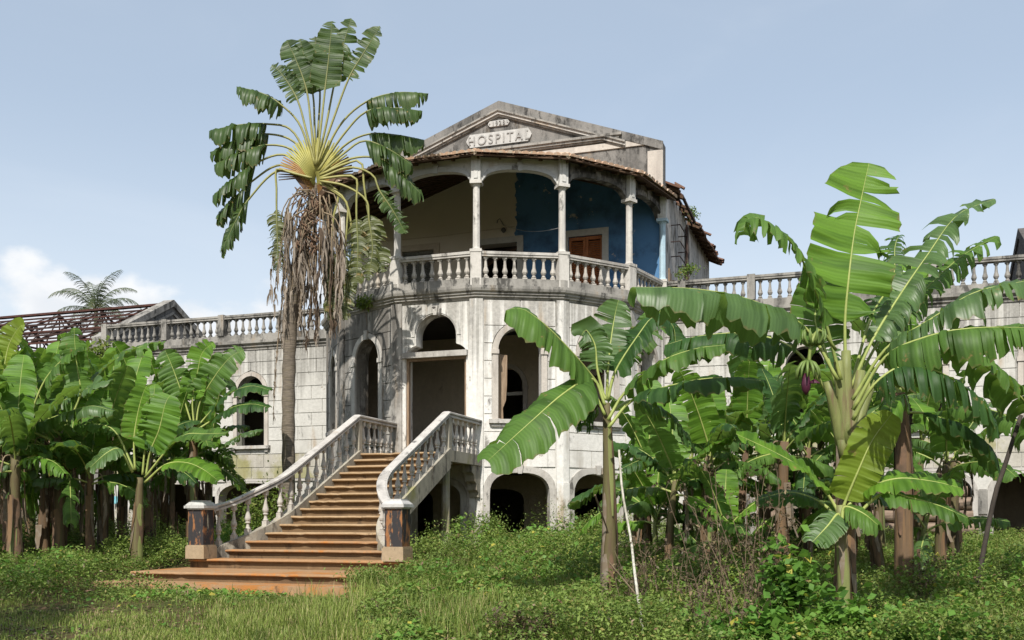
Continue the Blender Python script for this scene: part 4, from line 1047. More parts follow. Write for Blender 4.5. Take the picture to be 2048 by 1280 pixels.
def pseudostem(root, h, r0, r1, rng, mat, lean=(0, 0), dry=True, n=9):
    mb = MB(); pts = []; rad = []
    for i in range(n+1):
        t = i/n; pts.append(Vector((lean[0]*t*t+.02*sin(5*t+h), lean[1]*t*t, h*t-.12*(1-t)))); rad.append((r0+(r1-r0)*t)*(1.12 if i == 0 else 1)*rng.uniform(.95, 1.05))
    mb.tube(pts, rad, 10); layers(mb, pts, rad, rng); o = part('pseudostem', mb, [M[mat], M['stemdry'], M['deadleaf'], M['stemgreen'], M['fanbrown']], root, smooth=True)
    if dry:                                               # dry sheaths peeling off
        for q in range(rng.randint(2, 4)):
            a = rng.uniform(0, 2*pi); z0 = h*rng.uniform(.25, .8); ln = rng.uniform(.5, 1.1); sb = MB(); vs = []; w = rng.uniform(.05, .10)
            for k in range(6):
                t = k/5; rr = (r0*1.05)+.02+.10*t*t*rng.uniform(.5, 1.2); z = z0-ln*t
                if z < .02: z = .02
                for s in (-1, 1): vs.append((rr*cos(a)-s*w*sin(a)*(1-.5*t)+lean[0]*(z/h)**2, rr*sin(a)+s*w*cos(a)*(1-.5*t)+lean[1]*(z/h)**2, z))
            sb.add(vs, [(2*k, 2*k+1, 2*k+3, 2*k+2) for k in range(5)]); part('dry_sheath', sb, M['stemdry'] if rng.random() < .6 else M['deadleaf'], o, smooth=True)
    return o, pts[-1]
def auto_leaf(top, az, el0, length, width, arcd, rng, mats, tear, hang, pet=.18, fold=.3, n=32):
    d = Vector((cos(az), sin(az), 0)); e = el0; p = Vector(top); pts = [p.copy()]; st = length/6
    pts.append(p+(d*cos(min(1.45, e+.25))+UPV*sin(min(1.45, e+.25)))*length*pet); p = pts[-1].copy()
    for i in range(5):
        p = p+(d*cos(e)+UPV*sin(e))*st; pts.append(p.copy()); e -= arcd*(.6+.25*i)
    nr = UPV if el0 < 1.15 else (UPV*.3-d).normalized()
    nr = (nr+Vector((rng.uniform(-.35, .35), rng.uniform(-.35, .35), 0))).normalized()
    return leaf_mesh(pts, 1, width, nr, rng, tear, hang, fold, n, .020, mats)
def banana(px, Z, h, nl, seed, label, group=None, lean=(0, 0), stem='stem', size=1.0, young=False, r0=.12, az0=None, tearamt=None, mix=None, elmin=.1):
    rng = random.Random(seed); b = gp(px, Z); root = empty('banana_plant', b); tag(root, label, 'banana plant', group)
    so, top = pseudostem(root, h, r0*size, r0*.62*size, rng, stem, lean)
    a0 = rng.uniform(0, 6.28) if az0 is None else az0
    for i in range(nl):
        f = i/max(1, nl-1); az = a0+i*2.4+rng.uniform(-.3, .3); el = 1.35-f*(1.35-elmin)+rng.uniform(-.12, .12)
        ln = size*rng.uniform(1.7, 2.3)*(1 if f < .8 else .9); wd = size*rng.uniform(.66, .84)
        tr = (rng.uniform(.5, 1.0) if f > .3 else rng.uniform(.1, .6)) if tearamt is None else tearamt
        kind = rng.choice(mix or ['leaf', 'leaf', 'leafdark', 'leafgray', 'leafy']) if f > .12 else 'leafy'
        if young: kind = rng.choice(['leafy', 'leafy', 'leaf'])
        me = auto_leaf(top+Vector((0, 0, -.05-.25*f*size)), az, el, ln, wd, rng.uniform(.10, .24)*(1.0 if f > .2 else .4), rng, LM(kind), tr, rng.uniform(.45, .8)*(.35+f*.8), n=32)
        link('leaf', me, root)
    for i in range(rng.randint(1, 3)):                    # dead leaves hanging down the stem
        az = rng.uniform(0, 6.28); me = leaf_mesh([top, top+Vector((cos(az)*.25, sin(az)*.25, -.05)), top+Vector((cos(az)*.33, sin(az)*.33, -.6)), top+Vector((cos(az)*.28, sin(az)*.28, -1.3*size))], 1, .3, Vector((cos(az), sin(az), 0)), rng, .9, .9, .1, 14, .014, LM('deaddark' if rng.random() < .5 else 'deadleaf', 'midribdry'), stripmax=3)
        link('dead_leaf', me, root)
    return root
def hero(px, Z, label, name='banana_plant', cat='banana plant', group=None):
    root = empty(name, gp(px, Z)); tag(root, label, cat, group); return root
def pleaf(root, Z, spec, pet, wd, rng, mats, tear=.4, hang=.4, nrm=None, **kw):
    pts = [W(p[0], p[1], Z+(p[2] if len(p) > 2 else 0))-root.location for p in spec]
    me = leaf_mesh(pts, pet, wd, nrm or (UPV+CAMV*.25).normalized(), rng, tear, hang, mats=mats, **kw); return link('leaf', me, root)
FACE = (CAMV+UPV*.25).normalized()

# ---- tall banana plant with the upright leaf (right)
rng = random.Random(101); ZA = 13.2
A = hero(1690, ZA, 'tallest banana plant with upright broad leaf and purple flower bud')
def stem_px(root, Z, pts, mat, n=12):
    P = [W(p[0], p[1], Z)-root.location for p in pts]; P[0].z = -.15; mb = MB(); c = crv(P, 14)
    R_ = [p[2]/F_PX*Z for p in pts]; rad = [R_[min(len(R_)-1, int(i/14*(len(R_)-1)))]*(1-((i/14*(len(R_)-1)) % 1))+R_[min(len(R_)-1, int(i/14*(len(R_)-1))+1)]*((i/14*(len(R_)-1)) % 1) for i in range(15)]
    mb.tube(c, rad, 12); layers(mb, c, rad, random.Random(int(pts[0][0])), 14 if mat != 'stemgreen' else 4); return part('pseudostem', mb, [M[mat], M['stemdry'], M['deadleaf'], M['stemgreen'], M['fanbrown']], root, smooth=True)
stem_px(A, ZA, [(1690, 1250, 20), (1691, 1100, 19), (1691, 950, 17.5), (1690, 860, 19), (1692, 780, 17)], 'stem')
for q, (x0, y0, x1, y1, r0, r1) in enumerate([(1688, 900, 1655, 760, 15, 8), (1692, 890, 1676, 720, 15, 9), (1694, 890, 1692, 700, 15, 9), (1697, 895, 1722, 740, 14, 9), (1698, 905, 1745, 760, 13, 8), (1690, 915, 1665, 800, 12, 8)]):
    mb = MB(); P0, P1 = W(x0, y0, ZA)-A.location, W(x1, y1, ZA-.1+.05*q)-A.location
    mb.tube([P0.lerp(P1, t/5)+Vector((0, -.02-.015*q, .02*sin(t))) for t in range(6)], [(r0+(r1-r0)*t/5)/F_PX*ZA for t in range(6)], 8); part('leaf_sheath', mb, M['stemgreen'], A, smooth=True)
L_ = LM('leaf', 'petiole'); LY = LM('leafy'); LG = LM('leafgray'); LD = LM('leafdark')
pleaf(A, ZA, [(1692, 760), (1690, 645), (1697, 560), (1708, 470, .1), (1722, 400, .15), (1738, 326, .2)], 1, 1.14, rng, LM('leafy'), 0.56, .10, FACE, fold=.12, stripmax=6, gap=.35)
pleaf(A, ZA-.2, [(1682, 760), (1650, 640), (1622, 560, -.2), (1590, 495, -.4), (1545, 452, -.5), (1500, 432, -.55), (1488, 470, -.5)], 1, 0.95, rng, L_, 1.00, .65, (UPV+CAMV*.5).normalized(), stripmax=6)
pleaf(A, ZA-.3, [(1676, 760), (1610, 655), (1500, 600, -.4), (1390, 578, -.7), (1265, 574, -.9)], 1, 1.21, rng, LG, 0.56, .62, (UPV+CAMV*.15).normalized(), stripmax=7, fold=.1)
pleaf(A, ZA+.4, [(1660, 790), (1590, 700), (1500, 668, .3), (1400, 672, .5), (1330, 690, .6)], 1, 0.99, rng, LD, 0.74, .7, stripmax=5)
pleaf(A, ZA+.1, [(1700, 780), (1745, 680), (1800, 590, .2), (1855, 510, .3), (1915, 430, .3), (1990, 398, .2)], 1, 0.92, rng, LG, 1.00, .45, (UPV+CAMV*.4).normalized(), stripmax=5)
pleaf(A, ZA+.5, [(1702, 790), (1760, 680, .2), (1840, 590, .5), (1920, 515, .6), (1995, 472, .7)], 1, 0.87, rng, L_, 1.00, .55, (UPV+CAMV*.3).normalized(), stripmax=4)
pleaf(A, ZA-.5, [(1705, 800), (1770, 700, -.2), (1860, 640, -.5), (1950, 585, -.7), (2060, 560, -.8)], 1, 1.06, rng, LG, 0.81, .62, stripmax=4)
pleaf(A, ZA-.8, [(1706, 820), (1770, 715, -.2), (1860, 672, -.5), (1950, 656, -.7), (2070, 655, -.8)], 1, 1.12, rng, LM('leaf'), 0.74, .78, stripmax=4)
pleaf(A, ZA-1.0, [(1706, 840), (1748, 770, -.2), (1810, 732, -.3), (1890, 750, -.4), (1960, 800, -.4), (1990, 850, -.4)], 1, 1.06, rng, LM('leafdark'), 0.99, .8, stripmax=4)
pleaf(A, ZA+.9, [(1695, 800), (1740, 640, .4), (1785, 560, .7), (1790, 490, .9), (1800, 470, 1.0)], 1, 0.73, rng, LD, 1.00, .6, stripmax=3)
pleaf(A, ZA+.3, [(1680, 790), (1650, 700, .2), (1630, 640, .4), (1640, 590, .5), (1660, 530, .6)], 1, 0.79, rng, LM('leaf'), 0.37, .2, FACE)
# flower stalk, fruit and bud
mb = MB(); P = [W(1672, 700, ZA-.35)-A.location, W(1640, 660, ZA-.5)-A.location, W(1622, 690, ZA-.6)-A.location, W(1617, 745, ZA-.6)-A.location]; mb.tube(crv(P, 10), .022, 6); fs_ = part('flower_stalk', mb, M['petiole'], A, smooth=True)
rng2 = random.Random(7)
for (cx_, cy_, k, dn) in ((1628, 690, 10, -1), (1616, 722, 12, 1)):
    for j in range(k):
        a = 2*pi*j/k; c = W(cx_, cy_, ZA-.6)-A.location; mb = MB(); d = Vector((cos(a), sin(a), 0))
        if dn < 0: pts = [c+d*.03, c+d*.10+UPV*.02, c+d*.14+UPV*.10, c+d*.13+UPV*.19]
        else: pts = [c+d*.03, c+d*.08-UPV*.03, c+d*.13-UPV*.11, c+d*.15-UPV*.22]
        mb.tube(pts, [.014, .02, .019, .008], 6); part('banana_fruit', mb, M['fruit'], A, smooth=True)
mb = MB(); mb.lathe([(.012, 0), (.05, .06), (.062, .13), (.045, .22), (.02, .27)], 10, tuple(W(1612, 790, ZA-.6)-A.location)); part('flower_bud', mb, M['bud'], A, smooth=True)
mb = MB(); c = W(1618, 765, ZA-.62)-A.location; mb.tube([c, c+Vector((.05, -.03, .01)), c+Vector((.13, -.05, -.02))], [.02, .05, .01], 6, squash=.3); part('bud_bract', mb, M['bud'], A, smooth=True)

# ---- second hero: spreading banana in front of the bay window
rng = random.Random(202); ZB = 14.6
B = hero(1217, ZB, 'banana plant spreading leaves before the bay window, small green fruit under its crown')
stem_px(B, ZB, [(1217, 1215, 17), (1219, 1080, 16), (1217, 930, 13), (1214, 850, 11), (1213, 806, 7)], 'stem')
pleaf(B, ZB, [(1212, 800), (1190, 760), (1140, 700, -.3), (1085, 645, -.5), (1040, 616, -.6), (1013, 622, -.6)], 1, 1.10, rng, LM('leaf'), .22, .62, (UPV+CAMV*.6).normalized(), stripmax=9, gap=.08, fold=.05)
pleaf(B, ZB-.2, [(1210, 810), (1185, 758), (1130, 785, -.4), (1060, 845, -.7), (975, 922, -.8)], 1, 1.0, rng, LM('leaf'), .30, .45, (UPV+CAMV*.8).normalized(), stripmax=8, gap=.1, fold=.1)
pleaf(B, ZB+.3, [(1214, 800), (1216, 740), (1222, 680, .1), (1230, 630, .2), (1237, 600, .2)], 1, 0.66, rng, LM('leafgray'), 0.49, .2, FACE)
pleaf(B, ZB+.2, [(1216, 800), (1230, 745), (1270, 680), (1310, 632), (1345, 650), (1352, 700)], 1, 0.82, rng, LM('leafdark'), 0.74, .6, (UPV+CAMV*.3).normalized())
pleaf(B, ZB-.3, [(1216, 840), (1250, 785), (1320, 725, -.4), (1390, 698, -.6), (1450, 690, -.7)], 1, 0.74, rng, LM('leaf'), 0.87, .5, (UPV+CAMV*.35).normalized())
pleaf(B, ZB-.5, [(1217, 855), (1265, 800), (1340, 772, -.5), (1430, 756, -.8), (1532, 762, -.9)], 1, 0.73, rng, LM('leafdark'), 0.81, .55, (UPV+CAMV*.3).normalized())
pleaf(B, ZB+.1, [(1210, 800), (1195, 740), (1190, 690), (1172, 660), (1163, 672)], 1, 0.55, rng, LM('leafgray'), 0.74, .3, FACE)
pleaf(B, ZB+.4, [(1214, 800), (1240, 720, .3), (1290, 660, .6), (1330, 610, .8)], 1, 0.66, rng, LM('leaf'), 0.62, .4, FACE)
pleaf(B, ZB-.2, [(1210, 830), (1190, 790), (1180, 800), (1170, 850)], 1, 0.59, rng, LM('leafdark'), 0.99, .7)
pleaf(B, ZB+.5, [(1214, 830), (1270, 800, .5), (1340, 830, .8), (1390, 900, .9)], 1, 0.66, rng, LM('leafdark'), 0.87, .6)
c0 = W(1183, 832, ZB-.15)-B.location
for j in range(14):
    a = rng.uniform(0, 6.28); q = rng.uniform(-.12, .06); d = Vector((cos(a), sin(a), 0)); mb = MB(); c = c0+Vector((0, 0, q))
    mb.tube([c+d*.02, c+d*.07-UPV*.01, c+d*.10+UPV*.05, c+d*.09+UPV*.12], [.012, .018, .017, .007], 6); part('banana_fruit', mb, M['fruit'], B, smooth=True)
# ---- young bright plant in front of the tall one
rng = random.Random(303); ZC = 12.7
Cp = hero(1682, ZC, 'small young banana plant with bright yellow-green leaves at foot of tallest plant')
stem_px(Cp, ZC, [(1688, 1262, 14), (1687, 1150, 13), (1682, 1050, 12), (1680, 1010, 9)], 'stemgreen')
pleaf(Cp, ZC, [(1682, 1030), (1692, 1000), (1715, 945, -.1), (1745, 880, -.15), (1785, 826, -.1)], 1, 0.56, rng, LM('leafyellow'), 0.18, .15, FACE, fold=.1, gap=.05)
pleaf(Cp, ZC, [(1680, 1030), (1652, 985), (1600, 935, -.2), (1540, 900, -.35), (1472, 868, -.4)], 1, 0.61, rng, LM('leafy'), 0.31, .30, (UPV+CAMV*.6).normalized(), gap=.1)
pleaf(Cp, ZC, [(1684, 1030), (1722, 984), (1790, 958, -.2), (1860, 962, -.3), (1922, 976, -.35)], 1, 0.62, rng, LM('leafy'), 0.27, .30, (UPV+CAMV*.5).normalized(), gap=.05)
pleaf(Cp, ZC-.1, [(1688, 1060), (1760, 990, -.1), (1820, 996, -.25), (1880, 1012, -.35), (1935, 1036, -.4)], 1, 0.55, rng, LM('leaf'), 0.56, .5, (UPV+CAMV*.4).normalized())
pleaf(Cp, ZC-.1, [(1682, 1050), (1676, 1028), (1655, 1052, -.1), (1625, 1084, -.15)], 1, 0.48, rng, LM('leafgray'), 0.18, .3, (UPV+CAMV).normalized())
pleaf(Cp, ZC-.15, [(1684, 1040), (1690, 1014), (1725, 1026, -.15), (1756, 1050, -.2)], 1, 0.55, rng, LM('leaf'), 0.31, .6, (UPV+CAMV*.5).normalized())
pleaf(Cp, ZC+.15, [(1680, 1040), (1640, 1005, .1), (1580, 985, .15), (1510, 1000, .2)], 1, 0.55, rng, LM('leafdark'), 0.37, .5, (UPV+CAMV*.3).normalized())

# ---- other banana plants to the right: stem pixel, depth, crown height, leaves, seed
G1 = 'banana plants crowding the white wing'
LB1 = 'mid-sized banana plant among the crowd before the white wing'
for (px, Z, h, nl, sd, st, sz, ln, r0) in [
    (1296, 20.0, 2.0, 8, 11, 'stemdry', .85, (0, 0), .11), (1338, 17.6, 1.9, 8, 12, 'stem', .8, (.1, 0), .10), (1418, 18.5, 2.3, 9, 13, 'stem', .9, (0, 0), .11),
    (1480, 20.5, 2.6, 8, 14, 'stem', .9, (.1, .1), .12), (1566, 18.4, 2.6, 9, 15, 'stemdry', .9, (0, 0), .145), (1614, 20.2, 2.5, 8, 16, 'stemdry', .9, (0, 0), .11),
    (1762, 17.6, 1.8, 7, 17, 'stem', .8, (-.35, 0), .12), (1812, 15.4, 3.3, 6, 18, 'stemdry', 1.0, (-.1, 0), .165), (1880, 19.0, 2.2, 8, 19, 'stem', .9, (.1, 0), .12),
    (1908, 19.6, 2.3, 5, 20, 'stem', .7, (0, 0), .19), (1275, 21.5, 1.6, 7, 23, 'stem', .75, (0, 0), .10), (1700, 20.5, 2.9, 8, 25, 'stem', .95, (0, 0), .12),
    (1380, 21.0, 2.2, 9, 61, 'stem', .9, (0, 0), .11), (1450, 22.5, 2.5, 7, 62, 'stem', .95, (0, 0), .12), (1530, 22.0, 2.8, 9, 63, 'stem', 1.0, (0, 0), .12), (1640, 22.6, 2.7, 6, 64, 'stem', 1.0, (0, 0), .12), (1760, 22.0, 2.7, 9, 65, 'stem', 1.0, (0, 0), .12),
    (1840, 22.5, 2.7, 6, 66, 'stem', .85, (0, 0), .12), (1312, 19.0, 1.2, 8, 68, 'stemgreen', .7, (0, 0), .09), (1450, 16.8, 1.1, 7, 69, 'stemgreen', .62, (0, 0), .08), (1560, 20.0, 1.4, 7, 70, 'stem', .7, (0, 0), .09), (1840, 17.5, 1.2, 7, 71, 'stemgreen', .7, (.1, 0), .09), (1400, 19.6, 1.0, 7, 72, 'stemgreen', .66, (0, 0), .08)]:
    own = {11: 'banana plant with dry brown stem below the far corner of the bay', 15: 'banana plant with stout peeling stem behind the dry weed stalks', 16: 'banana plant with slim dry stem behind the purple flower bud', 17: 'banana plant with leaning stem in front of the stacked logs', 18: 'tall banana plant with thick peeling reddish stem beside the tallest banana', 68: 'small young green-stemmed banana below the bay', 69: 'small young green-stemmed banana among the dry weed stalks', 71: 'small young green-stemmed banana beside the thick peeling stem', 72: 'small young green-stemmed banana before the wing basement arch', 12: 'slender banana plant close behind the whitewashed pole'}
    banana(px, Z, h, nl, sd, own.get(sd, LB1), None if sd in own else G1, ln, st, sz, r0=r0, elmin=-.25)
banana(2110, 14.6, 2.6, 8, 21, 'large banana plant whose leaves reach in from the right behind dark pole', None, (0, 0), 'stem', 1.05, az0=2.6)
# ---- banana grove to the left
G2 = 'banana plants in the grove before the arched wing'
LB2 = 'banana plant in the dense grove before the arched wing'
for (px, Z, h, nl, sd, st, sz, ln, r0) in [
    (-40, 20.5, 2.6, 9, 31, 'stem', 1.0, (0, 0), .12), (30, 19.6, 2.3, 9, 32, 'stem', 1.0, (0, 0), .14), (8, 23.0, 3.0, 8, 33, 'stem', 1.0, (0, 0), .12), (88, 21.6, 2.7, 8, 34, 'stemdry', 1.0, (.1, 0), .12),
    (62, 24.5, 3.1, 7, 35, 'stem', 1.0, (0, 0), .13), (130, 23.5, 3.0, 8, 36, 'stem', 1.0, (0, 0), .12), (118, 21.2, 2.2, 7, 37, 'stemdry', .9, (.25, 0), .12), (170, 25.0, 3.2, 8, 38, 'stem', 1.0, (0, 0), .12),
    (205, 22.6, 2.5, 8, 39, 'stem', .95, (0, 0), .13), (245, 24.8, 3.1, 8, 40, 'stem', 1.0, (.1, 0), .12), (283, 26.0, 3.1, 8, 42, 'stem', 1.0, (0, 0), .13), 
    (330, 26.3, 2.9, 7, 43, 'stemdry', .95, (0, 0), .12), (388, 25.2, 2.5, 8, 44, 'stemdry', .9, (0, 0), .12), (-90, 22.5, 3.0, 8, 45, 'stem', 1.0, (0, 0), .13), (50, 27.0, 3.2, 7, 46, 'stem', 1.0, (0, 0), .12), (220, 27.5, 3.3, 9, 48, 'stem', 1.0, (0, 0), .12), (300, 23.4, 2.4, 8, 49, 'stem', .85, (0, 0), .11), (20, 21.5, 2.9, 9, 50, 'stem', 1.05, (0, 0), .13), (180, 21.0, 2.0, 8, 51, 'stemdry', .85, (0, 0), .11), (345, 24.0, 2.2, 7, 52, 'stem', .8, (0, 0), .11), (420, 26.5, 2.4, 7, 53, 'stem', .85, (0, 0), .11), (100, 25.5, 3.3, 9, 54, 'stem', 1.05, (0, 0), .12), (150, 27.5, 3.2, 7, 47, 'stem', 1.0, (0, 0), .12)]:
    own = {37: 'banana plant with slanting dry brown stem in the grove', 44: 'banana plant with dry stem under the wing window', 43: 'banana plant with dry stem before the basement laundry', 51: 'low banana plant with dry stem at front of the grove', 53: 'banana plant nearest the palm trunk, before the wing window', 34: 'banana plant with dry stem at heart of the grove'}
    banana(px, Z, h, nl+1, sd, own.get(sd, LB2), None if sd in own else G2, ln, st, sz, r0=r0, elmin=-.35)
rng = random.Random(404); ZD = 20.2
D = hero(268, ZD, 'banana plant with two broad leaves arching towards the stair newel')
stem_px(D, ZD, [(272, 1130, 12), (276, 1040, 11), (279, 985, 9), (280, 955, 6)], 'stem')
pleaf(D, ZD, [(290, 955), (330, 905, -.1), (370, 870, -.3), (410, 868, -.4), (455, 866, -.5)], 1, 0.77, rng, LM('leaf'), 0.24, .35, (UPV+CAMV*.5).normalized(), gap=.05)
pleaf(D, ZD-.1, [(290, 965), (330, 930, -.2), (370, 925, -.4), (405, 938, -.5), (437, 962, -.5)], 1, 0.66, rng, LM('leafy'), 0.24, .35, (UPV+CAMV*.5).normalized(), gap=.05)
pleaf(D, ZD, [(270, 940), (268, 880), (275, 830), (285, 790), (293, 772)], 1, 0.55, rng, LM('leafy'), 0.12, .1, FACE, fold=.5)
pleaf(D, ZD, [(292, 950), (300, 905), (318, 860, -.1), (330, 810, -.1), (340, 790)], 1, 0.82, rng, LM('leafy'), 0.24, .2, FACE, fold=.2)
pleaf(D, ZD-.2, [(265, 945), (240, 900, -.1), (215, 905, -.3), (180, 935, -.4)], 1, 0.66, rng, LM('leafgray'), 0.24, .4, (UPV+CAMV*.5).normalized())
pleaf(D, ZD+.2, [(268, 940), (235, 870, .1), (205, 850, .1), (150, 850, .1)], 1, 0.66, rng, LM('leaf'), 0.49, .5)
pleaf(D, ZD+.1, [(285, 950), (290, 900), (300, 880), (330, 910)], 1, 0.53, rng, LM('leafdark'), 0.49, .5)
ZE = 24.0
E_ = hero(385, ZE, 'banana plant with fan of upright leaves beside the wing window')
rng = random.Random(505)
stem_px(E_, ZE, [(383, 1110, 11), (384, 1000, 10), (386, 900, 9), (388, 850, 7)], 'stemdry')
pleaf(E_, ZE, [(392, 850), (400, 805), (428, 755, -.1), (460, 715, -.1), (487, 700, 0)], 1, 0.79, rng, LM('leaf'), 0.37, .2, FACE, fold=.2)
pleaf(E_, ZE-.2, [(394, 855), (415, 830), (455, 790, -.2), (500, 772, -.4), (540, 780, -.5)], 1, 0.77, rng, LM('leafdark'), 0.49, .4, (UPV+CAMV*.5).normalized())
pleaf(E_, ZE-.3, [(394, 860), (425, 840), (465, 815, -.3), (505, 808, -.5), (538, 815, -.6)], 1, 0.66, rng, LM('leafdark'), 0.37, .45, (UPV+CAMV*.5).normalized())
pleaf(E_, ZE, [(388, 850), (385, 800), (395, 745), (405, 705), (428, 685)], 1, 0.66, rng, LM('leafy'), 0.37, .15, FACE)
pleaf(E_, ZE, [(384, 850), (365, 790), (345, 735), (330, 700)], 1, 0.82, rng, LM('leaf'), 0.62, .3, FACE)
pleaf(E_, ZE-.2, [(386, 860), (350, 850, -.1), (310, 855, -.2), (270, 880, -.3)], 1, 0.66, rng, LM('leaf'), 0.74, .5)
pleaf(E_, ZE+.3, [(384, 850), (400, 780, .3), (420, 740, .4), (455, 760, .4), (480, 790, .5)], 1, 0.73, rng, LM('leafgray'), 0.49, .5)
ZF = 21.0
Fp = hero(150, ZF, 'banana plant with long torn leaves lying over the grove')
rng = random.Random(606)
stem_px(Fp, ZF, [(118, 1130, 13), (120, 1000, 12), (118, 900, 11), (120, 860, 9)], 'stem')
pleaf(Fp, ZF-.3, [(120, 870), (60, 830, -.2), (150, 785, -.5), (230, 765, -.6), (205, 755, -.6)][:1]+[(80, 830, -.2), (130, 800, -.4), (190, 770, -.5), (225, 760, -.6)], 1, 0.79, rng, LM('leafgray'), 0.87, .4, (UPV+CAMV*.4).normalized())
pleaf(Fp, ZF-.5, [(100, 880), (60, 855, -.2), (120, 830, -.5), (180, 812, -.6), (228, 822, -.6)], 1, 0.74, rng, LM('leafgray'), 0.87, .7, (UPV+CAMV*.3).normalized())
pleaf(Fp, ZF, [(60, 830), (90, 760), (130, 715), (170, 690), (140, 690)][:4], 1, 0.92, rng, LM('leaf'), 0.49, .4, (UPV+CAMV*.5).normalized())
pleaf(Fp, ZF+.2, [(125, 860), (170, 780, .2), (230, 720, .2), (290, 690, .2), (330, 685, .2)], 1, 0.82, rng, LM('leaf'), 0.74, .4, (UPV+CAMV*.4).normalized())
pleaf(Fp, ZF, [(0, 800), (8, 740), (18, 690), (38, 655), (50, 650)], 1, 0.55, rng, LM('leafyellow'), 0.24, .2, FACE)
pleaf(Fp, ZF, [(130, 860), (160, 790), (155, 740), (150, 690), (148, 655)], 1, 0.66, rng, LM('leaf'), 0.62, .3, FACE)

# ================================================================ TRAVELLER'S PALM
rng = random.Random(77); ZP_ = 24.6
PP = hero(577, ZP_, "traveller's palm with huge fan of paddle leaves beside staircase", 'travellers_palm', 'palm')
def pp(px, py, dz=0): return W(px, py, ZP_+dz)-PP.location
mb = MB(); tr = [pp(577, 1100), pp(577, 950), pp(577, 800), pp(579, 700), pp(586, 600), pp(600, 520), pp(613, 450), pp(622, 415), pp(629, 366)]; tr[0].z = -.2
c = crv(tr, 26); mb.tube(c, [.17 if i < 3 else .15+.02*(i % 2) if i < 19 else .19-.022*max(0, i-21) for i in range(27)], 12); part('trunk', mb, M['trunk'], PP, smooth=True)
# trunk-top mass of old leaf bases
mb = MB()
for i in range(150):
    t = rng.random(); cx_ = 631-22*t+rng.uniform(-26, 26); cy_ = 372+rng.uniform(0, 125); dz = -.30+rng.uniform(-.08, .1)
    a = pp(cx_, cy_, dz); b = pp(cx_+rng.uniform(-16, 16), cy_+rng.uniform(4, 26), dz-.06); mb.tube([a, a.lerp(b, .5)+Vector((0, -.05, 0)), b], [.012, .02, .006], 4, squash=.4)
o = part('old_leaf_bases', mb, M['fanbrown'], PP, smooth=True); o['kind'] = 'stuff'
# fan sheaths: overlapping bases in two ranks
angs = [(-96+192*i/43) for i in range(44)]
def fan_pt(a, r, dz=0):                                  # a from vertical, degrees, r in pixels
    return pp(632+r*sin(radians(a)), 352-r*cos(radians(a))*1.02, dz)
for i, a in enumerate(angs):
    mat = M['fanmid'] if abs(a) < 58 else (M['fanlow'] if abs(a) < 80 else M['fanbrown'])
    by = 352-26*cos(radians(a))+18*(abs(a)/96)
    p0 = pp(632+4*sin(radians(a)), by+28-10*cos(radians(a)), -.05-.003*i)
    mb = MB(); mb.tube([p0, fan_pt(a, 40, -.10), fan_pt(a, 75, -.06)], [.032, .034, .016], 6, squash=.5); part('leaf_sheath', mb, mat, PP, smooth=True)
PL, PL2, DL, DD = [M['palmleaf'], M['fan']], [M['palmleaf2'], M['fan']], LM('deadleaf', 'midribdry'), LM('deaddark', 'midribdry')
def fl(spec, pet, wd, mats=PL, tear=.85, hang=.5, nrm=None, dz=0, nm='leaf', **kw):
    pts = [pp(p[0], p[1], dz+(p[2] if len(p) > 2 else 0)) for p in spec]
    kw.setdefault('n', 34); kw.setdefault('stripmax', 4); kw.setdefault('gap', .3); kw.setdefault('rp', .027); kw.setdefault('npet', 12)
    me = leaf_mesh(pts, pet, wd, nrm or FACE, rng, tear, hang, mats=mats, prof=1, **kw); return link(nm, me, PP)
# upright leaves
for sp_, wd, tr_ in [([(630, 330), (622, 250), (613, 179), (592, 120), (573, 80)], .80, .5), ([(631, 330), (629, 250), (626, 190), (612, 130), (600, 78)], .72, .45),
                     ([(632, 330), (642, 250), (650, 179), (658, 110), (664, 42)], .80, .4), ([(633, 330), (652, 250), (668, 170), (684, 100), (702, 36)], .78, .5),
                     ([(634, 330), (666, 240), (697, 158), (728, 105), (760, 52)], .66, .6), ([(630, 330), (612, 260), (595, 200), (565, 150), (543, 130)], .62, .95), ([(631, 330), (636, 260), (640, 185), (634, 130), (630, 72)], .66, .7)]:
    fl(sp_, 2, wd*.94, tear=min(1, tr_+.15), hang=.12, fold=.2, dz=rng.uniform(-.25, .45), stripmax=8 if tr_ < .6 else 5, gap=.2)
UPF = (UPV+CAMV*.35).normalized()
for sp_, wd in [([(628, 335), (600, 250), (559, 207), (520, 185), (473, 173)], .62), ([(626, 340), (585, 262), (534, 248), (475, 250), (418, 262)], .66), ([(625, 344), (590, 285), (536, 268), (480, 278), (420, 305)], .64),
                ([(624, 348), (585, 300), (534, 290), (480, 305), (428, 330)], .62), ([(622, 352), (570, 310), (514, 325), (470, 355), (425, 392)], .62), ([(620, 356), (560, 330), (506, 361), (470, 395), (434, 432)], .64),
                ([(620, 358), (555, 342), (498, 398), (470, 445), (446, 496)], .62)]:
    fl(sp_, 2, wd*2.2, hang=.82, stripmax=6, gap=.25, tear=.75, nrm=UPF, dz=rng.uniform(-.2, .3), sidebias=.1)
for sp_, wd in [([(636, 335), (680, 250), (733, 203), (795, 185), (857, 187)], .56), ([(637, 340), (690, 265), (733, 223), (790, 216), (845, 222)], .56), ([(638, 344), (690, 290), (737, 268), (795, 270), (849, 280)], .60),
                ([(639, 348), (690, 305), (729, 282), (780, 300), (824, 330)], .60), ([(640, 352), (700, 318), (758, 317), (800, 345), (842, 388)], .60)]:
    fl(sp_, 2, wd*2.2, hang=.82, stripmax=6, gap=.25, tear=.75, nrm=UPF, dz=rng.uniform(-.3, .2))
fl([(640, 356), (700, 335), (745, 350), (758, 380), (785, 420), (812, 468)], 3, .56, hang=.25, nrm=FACE, tear=.9, dz=-.3)
